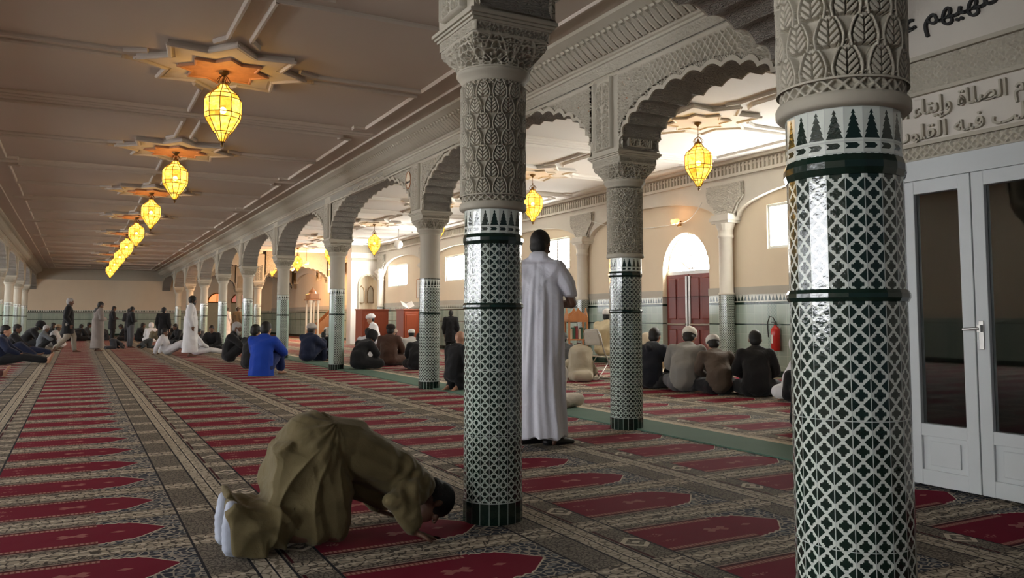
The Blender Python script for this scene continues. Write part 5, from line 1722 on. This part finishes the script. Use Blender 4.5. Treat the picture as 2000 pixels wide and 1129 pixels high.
person('small figure bent low at the foot of the grey-trousered man', 2.35, 32.2, 190, 'prostrate', dict(skin=SD, robe=(.045, .05, .05)), G3, .60)

# ------------------------------------------------------------- left edge
G4 = 'people along the left arcade'
person('man with legs stretched out in dark trousers at the left edge of the photo', -1.55, 22.6, -5, 'legsout', dict(skin=SK, top=NAVY, bottom=BLACK), G4, 1.12)
person('dark-dressed man resting with bent knees near the left edge, in an orange-marked jacket', -1.78, 25.4, 0, 'lean', dict(skin=SD, hair=('short', HG), top=(.45, .06, .02), bottom=NAVY), G4, 1.12)
person('man in navy with crossed outstretched legs behind the orange jacket', -1.60, 27.8, 0, 'legsout', dict(skin=SD, top=BLACK, bottom=NAVY), G4, 1.10)
person('hooded man in black bent forward beside the left arcade', -1.62, 34.4, 10, 'cross_bow', dict(skin=SD, robe=BLACK, cap=('hood', BLACK)), G4, 1.25)
person('man in grey jacket seated beside the hooded man in black', -1.1, 33.0, 0, 'knees', dict(skin=SD, hair=('short', HG), top=(.10, .11, .12), bottom=BLACK), G4, 1.0)
person('man in white robe and tan cap seated left of the striding man', -.80, 34.9, -10, 'cross', dict(skin=SD, cap=('kufi', (.30, .22, .14)), robe=(.5, .5, .5)), G4, 1.0)
person('barefoot legs of someone reclining at the left edge, nearest of them', -1.95, 17.9, -2, 'legsout', dict(skin=SK, top=(.30, .12, .10), bottom=(.10, .04, .04)), G4, .9)

# ------------------------------------------------------------- far crowd against the back wall
G5 = 'seated people along the back wall'
far = [(-1.15, 43.5, 20, 'cross', BLACK, None), (-.55, 44.5, 40, 'cross', DGREY, None), (.0, 43.8, 60, 'cross_bow', BLACK, None), (.35, 45.2, 0, 'cross', DGREY, None), (.85, 44.2, 20, 'knees', (.03, .03, .035), None),
       (2.2, 43.0, 160, 'cross_bow', BLACK, None), (2.55, 41.5, 20, 'cross', BLACK, None), (2.93, 39.8, 80, 'cross', WHITE, WHITE), (3.25, 38.0, 180, 'knees', (.12, .10, .06), None), (3.75, 41.0, 60, 'cross', BLACK, None), (3.65, 35.0, 200, 'cross', BLACK, None), (3.95, 31.5, 220, 'cross', DGREY, None), (3.9, 27.8, 250, 'cross', BLACK, None)]
fdesc = ['in black by the left arcade foot', 'in dark grey left of centre', 'bent forward left of the grey robe', 'in charcoal behind the grey robe', 'with raised knees behind the pair of standing men',
         'stooping right of the bowed man', 'in black between the bowed man and the small white figure', 'in white, small and bright by the far wall', 'in olive-brown under the standing long-haired figure', 'in black at the right arcade foot, farthest',
         'in black seen between two pale columns', 'in charcoal close to the right arcade', 'in black behind the stretched man in white']
for (x, y, dg_, ps, c, cap), ds in zip(far, fdesc):
    of = dict(skin=SD, robe=c)
    if cap: of['cap'] = ('hood', cap)
    person('distant seated person '+ds, x, y, dg_, ps, of, G5, 1.02)
person('man in olive jacket standing beyond the columns left of the blue jacket', 7.2, 43.0, 40, 'stand', dict(skin=SD, coat=OLIVE, bottom=DGREY), G5, .95)
person('figure in white standing in front of the orange fanlight door', 6.9, 44.5, 40, 'stand', dict(skin=SD, robe=WHITE), G5, .95)

# ================================================================== furniture and fittings
# folding chair under the elderly man
t = thing('folding_chair', 'beige metal folding chair carrying the elderly man in the right aisle', 'chair', (8.36, 12.2, 0), math.radians(12))
bm = bmesh.new()
for s in (-1, 1):
    y = s*.20
    tube(bm, [(.22, y, .01), (.20, y, .02), (-.10, y, .52), (-.20, y, .82), (-.21, y*.7, .90)], .012, 8)
    tube(bm, [(-.26, y*.92, .01), (-.24, y*.92, .03), (.14, y*.92, .43)], .011, 8)
tube(bm, [(.22, -.2, .012), (.22, .2, .012)], .011, 8); tube(bm, [(-.26, -.184, .012), (-.26, .184, .012)], .011, 8); tube(bm, [(-.21, -.14, .90), (-.21, .14, .90)], .012, 8)
obj('frame', bm, M['steel'], t, True)
bm = bmesh.new(); box(bm, -.16, .18, -.19, .19, .41, .43, .01); obj('seat', bm, cloth((.45, .40, .32), .5), t)
bm = bmesh.new()
nn = 14
P = [[(-.155-.05*(z-.62)/.25-.02*math.cos(s*PI/2*.9), s*.185*(1 if z < .86 else .85), z) for s in [i/7-1 for i in range(15)]] for z in (.62, .70, .78, .86, .895)]
for a, b in zip(P, P[1:]):
    for i in range(14): bm.faces.new([bm.verts.new(p) for p in (a[i], a[i+1], b[i+1], b[i])])
bmesh.ops.remove_doubles(bm, verts=bm.verts[:], dist=.0005)
bmesh.ops.solidify(bm, geom=bm.faces[:], thickness=.012)
obj('backrest', bm, cloth((.42, .38, .31), .5), t, True)

# fire extinguisher on the right wall
t = thing('fire_extinguisher', 'red fire extinguisher hanging on the green tiled wall by the thick foreground column', 'fire extinguisher', (XR-.02, 10.98, .50))
bm = bmesh.new(); lathe(bm, [(.075, 0), (.085, .015), (.085, .36), (.078, .40), (.05, .44), (.028, .46), (.028, .48)], 24, (-.10, 0)); obj('cylinder', bm, M['redpaint'], t, True)
bm = bmesh.new(); lathe(bm, [(.022, .475), (.03, .48), (.03, .51), (.02, .52)], 12, (-.10, 0)); box(bm, -.115, -.085, -.02, .09, .52, .535); box(bm, -.11, -.09, -.02, .10, .545, .555)
obj('valve', bm, M['mesh_dark'], t)
bm = bmesh.new(); tube(bm, [(-.10, -.02, .51), (-.11, .05, .62), (-.11, .13, .64), (-.12, .17, .52), (-.13, .16, .40), (-.15, .13, .25)], .010, 8); obj('hose', bm, M['black'], t, True)
bm = bmesh.new(); box(bm, -.03, 0, -.04, .04, .30, .42); obj('bracket', bm, M['steel'], t)
bm = bmesh.new()
for i in range(8):
    a0 = PI*.72+i*.13; a1 = a0+.13
    bm.faces.new([bm.verts.new((-.10+.0862*math.cos(a), .0862*math.sin(a), z)) for a, z in ((a0, .14), (a1, .14), (a1, .30), (a0, .30))])
obj('instruction_label', bm, M['paper'], t)['label'] = 'pale instruction label'

# wooden lantern-shaped book stand
t = thing('book_stand', 'small carved wooden book stand with arched top, left of the elderly man on the chair', 'book stand', (9.66, 15.0, 0), math.radians(-20))
bm = bmesh.new()
for x in (-.2, .2):
    for y in (-.2, .2): box(bm, x-.02, x+.02, y-.02, y+.02, 0, 1.05, .004)
for z in (.25, .62, 1.02): box(bm, -.22, .22, -.22, .22, z, z+.03, .004)
obj('shelf_frame', bm, M['wood'], t)
bm = bmesh.new()
for y0 in (-.225, .205):
    f = [(x, z) for x, z in ((-.22, 1.05), (.22, 1.05), (.20, 1.12), (.12, 1.20), (.05, 1.25), (0, 1.33), (-.05, 1.25), (-.12, 1.20), (-.20, 1.12))]
    a = [bm.verts.new((x, y0, z)) for x, z in f]; b = [bm.verts.new((x, y0+.02, z)) for x, z in f]
    bm.faces.new(a); bm.faces.new(b[::-1])
    for i in range(len(f)): bm.faces.new((a[i], a[(i+1) % len(f)], b[(i+1) % len(f)], b[i]))
    a = [bm.verts.new((y0, x, z)) for x, z in f]; b = [bm.verts.new((y0+.02, x, z)) for x, z in f]
    bm.faces.new(a); bm.faces.new(b[::-1])
    for i in range(len(f)): bm.faces.new((a[i], a[(i+1) % len(f)], b[(i+1) % len(f)], b[i]))
obj('carved_crest', bm, M['wood'], t)
for i in range(9):
    bm = bmesh.new(); hz = .22+.03*((i*7) % 3); zz = .65 if i < 5 else .28
    box(bm, -.026, .026, -.09, .09, 0, hz, .003)
    o = obj('book', bm, [cloth((.45, .40, .30)), cloth((.04, .10, .06)), cloth((.16, .03, .03))][i % 3], None, loc=(9.66, 15.0, zz)); 
    a = math.radians(-20); dx = (-.130+.062*(i % 5)); o.location = (9.66+dx*math.cos(a), 15.0+dx*math.sin(a), zz); o.rotation_euler.z = a
    tag(o, ['cream', 'dark green', 'maroon'][i % 3]+' book, %s from the left on the %s shelf of the wooden book stand' % (['first', 'second', 'third', 'fourth', 'fifth'][i % 5], 'upper' if i < 5 else 'lower'), 'book', 'books in the wooden stand')

# mihrab wall and its niche
YQ = 33.6
xa, xb, xn0, xn1 = 10.35, XR, 11.03, 11.97
c = 11.02; hw = .43
wall_box('wall_niche', 10.25, c-hw, YQ, YQ+.6, 0, ZCA, M['ceiling_aisle'])
bm = bmesh.new(); n = 20
pts = [(c-hw*math.cos(PI*i/n), 2.55+.42*math.sin(PI*i/n)-.03*abs(math.cos(i*PI/2))) for i in range(n+1)]
for (x1, z1), (x2, z2) in zip(pts, pts[1:]):
    bm.faces.new([bm.verts.new(p) for p in ((x1, YQ, z1), (x2, YQ, z2), (x2, YQ, ZCA), (x1, YQ, ZCA))])
    bm.faces.new([bm.verts.new(p) for p in ((x1, YQ, z1), (x2, YQ, z2), (x2, YQ+.5, z2), (x1, YQ+.5, z1))])
struct(obj('wall_niche', bm, M['ceiling_aisle']))
bm = bmesh.new()
# curved back of the niche
for i in range(12):
    a0 = PI*i/12; a1 = PI*(i+1)/12
    q = [(c-hw*math.cos(a0), YQ+.45*math.sin(a0)), (c-hw*math.cos(a1), YQ+.45*math.sin(a1))]
    bm.faces.new([bm.verts.new(p) for p in ((*q[0], 0), (*q[1], 0), (*q[1], 3.0), (*q[0], 3.0))])
struct(obj('wall_niche_back', bm, M['cream']))
bm = bmesh.new(); tube(bm, [(x, YQ-.01, z) for x, z in pts], .04, 6)
for x in (c-hw, c+hw): tube(bm, [(x, YQ-.02, 1.5), (x, YQ-.02, 2.55)], .045, 8)
box(bm, 10.25, XR, YQ-.05, YQ, 3.55, 3.65); box(bm, 10.25, XR, YQ-.03, YQ, 3.9, ZCA)
struct(obj('trim_niche_arch', bm, M['stucco']))
for k, dx in enumerate((-.22, .2)):
    t = thing('niche_window', '%s pointed panel of pale lattice inside the prayer niche' % ('left' if k == 0 else 'right'), 'panel', (c+dx, YQ+.30, 1.75))
    bm = bmesh.new(); f = [(-.13, 0), (.13, 0), (.13, .5), (.09, .64), (0, .74), (-.09, .64), (-.13, .5)]
    a = [bm.verts.new((x, 0, z)) for x, z in f]; b = [bm.verts.new((x, .03, z)) for x, z in f]
    bm.faces.new(a); bm.faces.new(b[::-1])
    for i in range(7): bm.faces.new((a[i], a[(i+1) % 7], b[(i+1) % 7], b[i]))
    obj('panel', bm, M['stucco'], t)
    bm = bmesh.new(); tube(bm, [(x, -.01, z) for x, z in f], .018, 6, True); obj('frame', bm, M['brass'], t)

def cabinet(name, label, x, y, w, d, h, rz=0, nd=2):
    t = thing(name, label, 'cabinet', (x, y, 0), rz)
    bm = bmesh.new(); box(bm, -w/2, w/2, -d/2, d/2, .06, h-.04, .005); box(bm, -w/2-.03, w/2+.03, -d/2-.03, d/2+.03, h-.05, h, .008); box(bm, -w/2-.02, w/2+.02, -d/2-.02, d/2+.02, 0, .08, .005)
    obj('carcass', bm, M['red_wood'], t)
    for i in range(nd):
        x0 = -w/2+w*i/nd+.04; x1 = -w/2+w*(i+1)/nd-.04
        bm = bmesh.new(); box(bm, x0, x1, -d/2-.02, -d/2, .14, h-.12, .006); box(bm, x0+.06, x1-.06, -d/2-.032, -d/2-.018, .22, h-.20, .01)
        dd = obj('door', bm, M['red_wood'], t)
        bm = bmesh.new(); kx = x1-.03 if i % 2 == 0 else x0+.03
        lathe(bm, [(.012, -.02), (.018, .0), (.012, .02)], 8, (kx, -d/2-.05)); 
        for v in bm.verts: v.co.z += h*.55
        obj('knob', bm, M['brass'], dd)
    return t
cabinet('preaching_desk', 'red-brown wooden desk front standing before the prayer niche', 10.4, 31.2, 1.15, .6, 1.45, math.radians(8), 1)
cabinet('cabinet', 'dark red wooden cabinet seen just left of the smooth-shafted patterned column', 10.65, 27.2, 1.2, .5, 1.42, math.radians(10))
# open book on the desk-like cabinet
bm = bmesh.new()
for s in (-1, 1):
    a = [bm.verts.new(p) for p in ((0, 0, 0), (s*.22, 0, .10), (s*.22, .28, .28), (0, .28, .18))]; bm.faces.new(a)
bmesh.ops.solidify(bm, geom=bm.faces[:], thickness=.02)
tag(obj('open_book', bm, M['paper'], loc=(10.35, 27.0, 1.43)), 'white open book on top of the dark red wooden cabinet', 'book')

# minbar: wooden stair pulpit
t = thing('pulpit', 'carved wooden stair pulpit with pale posts beyond the pale column with the strip', 'pulpit', (9.65, 34.6, 0), math.radians(0)); t.scale = (.9, .9, .82)
bm = bmesh.new()
for i in range(6):
    box(bm, -.9+i*.22, -.68+i*.22, -.38, .38, 0, .22*(i+1))
obj('steps', bm, M['wood'], t)
for y in (-.40, .38):
    bm = bmesh.new(); f = [(-1.0, 0), (.5, 0), (.5, 2.1), (.36, 2.1), (-1.0, .65)]
    a = [bm.verts.new((x, y, z)) for x, z in f]; b = [bm.verts.new((x, y+.03, z)) for x, z in f]
    bm.faces.new(a); bm.faces.new(b[::-1])
    for i in range(5): bm.faces.new((a[i], a[(i+1) % 5], b[(i+1) % 5], b[i]))
    obj('side_rail', bm, M['wood'], t)
bm = bmesh.new()
for y in (-.4, .4):
    for x in (-1.05, -.7): lathe(bm, [(.07, 0), (.05, .1), (.045, 2.05), (.08, 2.15), (.08, 2.25)], 12, (x, y))
obj('posts', bm, M['cream'], t)
bm = bmesh.new(); box(bm, -1.15, -.6, -.5, .5, 2.25, 2.33); box(bm, -1.1, -.65, -.45, .45, 2.33, 2.6, .03); lathe(bm, [(.2, 2.6), (.16, 2.75), (.05, 2.85), (.01, 2.95)], 12, (-.87, 0))
obj('canopy', bm, M['wood'], t)

# cross arches far down the right aisle, warmly lit
for yq, xs in ((38.9, [XA, 7.4, 10.9]), (49.2, [XA, 8.3, XR])):
    arcade('wall_aisle_cross_arcade', 0, yq, xs, 4.25, [.75, .75], [17, 17])
column(7.4, 38.9, 'pale', 'warm-lit column under the orange-lit arch far down the right aisle', 'columns of the far cross arches', panels='S')
column(8.3, 49.2, 'pale', 'column of the last cross arch before the back wall of the right aisle', 'columns of the far cross arches', panels='S')
def wall_lamp(x, y, z, label, e, col=(1, .45, .12)):
    t = thing('wall_lamp', label, 'wall lamp', (x, y, z))
    bm = bmesh.new(); box(bm, -.02, .02, -.05, .05, -.06, .06, .004); tube(bm, [(0, 0, 0), (-.07, 0, -.03), (-.12, 0, 0)], .008, 6); obj('bracket', bm, M['brass'], t)
    for s in (-1, 1):
        bm = bmesh.new(); lathe(bm, [(.02, -.02), (.05, .0), (.06, .06), (.045, .09)], 12, (-.12, s*.06)); obj('shade', bm, M['bulb_warm'], t, True)
    ld = bpy.data.lights.new('lamp_light', 'POINT'); ld.energy = e; ld.color = col; ld.shadow_soft_size = .08
    lo = bpy.data.objects.new('lamp_light', ld); COL.objects.link(lo); lo.parent = t; lo.location = (-.25, 0, .08)
m, nt, b = base_mat('warm_shade', (1, .6, .3)); b.inputs['Emission Color'].default_value = (1, .42, .10, 1); b.inputs['Emission Strength'].default_value = 1.6; M['bulb_warm'] = m
wall_lamp(XR-.14, DOORC, 3.15, 'small orange glowing lamp above the arched maroon door', 4)
wall_lamp(XA+.22, 40.4, 2.9, 'warm lamp lighting the cross arch far down the right aisle', 0)
for x, y in ((7.2, 41.6), (9.6, 41.6)):
    t = thing('pendant_lamp', 'warm pendant lamp behind the orange-lit cross arch, %s of two' % ('left' if x < 8 else 'right'), 'lamp', (x, y, 3.5))
    bm = bmesh.new(); lathe(bm, [(.04, 0), (.11, .04), (.13, .14), (.05, .20)], 16); obj('shade', bm, M['bulb_warm'], t, True)
    bm = bmesh.new(); tube(bm, [(0, 0, .2), (0, 0, .75)], .008, 6); obj('rod', bm, M['brass'], t)
    ld = bpy.data.lights.new('lamp_light', 'POINT'); ld.energy = 160; ld.color = (1, .45, .13); ld.shadow_soft_size = .1
    lo = bpy.data.objects.new('lamp_light', ld); COL.objects.link(lo); lo.parent = t; lo.location = (0, 0, -.1)
# warm pendant in front of the cross arch that lights it towards the camera
t = thing('pendant_lamp', 'warm pendant lamp hanging before the orange-lit cross arch', 'lamp', (9.3, 37.5, 3.55))
bm = bmesh.new(); lathe(bm, [(.04, 0), (.11, .04), (.13, .14), (.05, .20)], 16); obj('shade', bm, M['bulb_warm'], t, True)
bm = bmesh.new(); tube(bm, [(0, 0, .2), (0, 0, .71)], .008, 6); obj('rod', bm, M['brass'], t)
ld = bpy.data.lights.new('lamp_light', 'POINT'); ld.energy = 260; ld.color = (1, .45, .12); ld.shadow_soft_size = .1
lo = bpy.data.objects.new('lamp_light', ld); COL.objects.link(lo); lo.parent = t; lo.location = (0, 0, -.1)

# cable with swags over the arched door
t = thing('hanging_cable', 'thin white cable sagging between pilaster corbels over the arched door', 'cable')
bm = bmesh.new()
def swag(a, b, sag, n=14): return [(a[0]+(b[0]-a[0])*i/n, a[1]+(b[1]-a[1])*i/n, a[2]+(b[2]-a[2])*i/n-sag*4*(i/n)*(1-i/n)) for i in range(n+1)]
tube(bm, swag((XR-.28, 12.75, 3.50), (XR-.16, DOORC, 3.17), .12)+swag((XR-.16, DOORC, 3.17), (XR-.28, 16.88, 3.55), .16)[1:], .008, 6)
obj('cable', bm, M['paper'], t)

# framed notices
def frame(label, x, y, z, w, h):
    t = thing('picture_frame', label, 'picture frame', (x, y, z))
    bm = bmesh.new()
    for s in (-1, 1): box(bm, -.025, 0, s*w/2-.02, s*w/2+.02, 0, h); 
    for zz in (0, h-.03): box(bm, -.024, 0, -w/2, w/2, zz, zz+.03)
    obj('frame', bm, M['wood'], t)
    bm = bmesh.new(); box(bm, -.01, 0, -w/2, w/2, 0, h); obj('sheet', bm, M['paper'], t)
frame('tall framed notice on the right wall between the far windows', XR-.002, 29.15, 1.85, .45, .75)
frame('framed notice beside the niche wall, left of the far window pair', XR-.002, 33.9, 1.85, .40, .45)

# loudspeaker under the aisle ceiling
t = thing('loudspeaker', 'round white ceiling loudspeaker hanging in the right aisle', 'loudspeaker', (9.94, 27.0, 3.55))
bm = bmesh.new(); lathe(bm, [(.02, 0), (.10, .02), (.15, .10), (.15, .20), (.10, .28), (.03, .30)], 20); obj('housing', bm, M['paper'], t, True)
bm = bmesh.new(); tube(bm, [(0, 0, .3), (0, 0, .70)], .015, 6); obj('rod', bm, M['steel'], t)

# arched doors with coloured fanlights in the back wall of the right aisle
def back_door(n, x, w, mat, h=2.25):
    d = bpy.data.objects.new('door_%d' % n, None); COL.objects.link(d); d.location = (x, YB-.03, 0); struct(d)
    bm = bmesh.new(); box(bm, -w/2, w/2, -.03, .0, 0, h, .004); obj('door_leaf', bm, cloth((.45, .42, .30), .5), d)
    bm = bmesh.new(); k = 16
    vs = [bm.verts.new((w/2*math.cos(PI*i/k), -.03, h+.03+w*.52*math.sin(PI*i/k))) for i in range(k+1)]; bm.faces.new(vs)
    obj('fanlight_pane', bm, mat, d)
    bm = bmesh.new(); tube(bm, [(w/2*math.cos(PI*i/k), -.04, h+.03+w*.52*math.sin(PI*i/k)) for i in range(k+1)], .04, 6); tube(bm, [(-w/2, -.04, h), (w/2, -.04, h)], .04, 6)
    tube(bm, [(0, -.04, h), (0, -.04, h+w*.5)], .025, 6)
    obj('fanlight_frame', bm, M['brass'], d)
back_door(8, 8.05, 1.1, M['pane_orange'], 2.1)
M['pane_maroon'] = pane_mat('maroon_glass', (.5, .03, .02), .5)
back_door(9, 9.5, 1.1, M['pane_maroon'], 2.1)
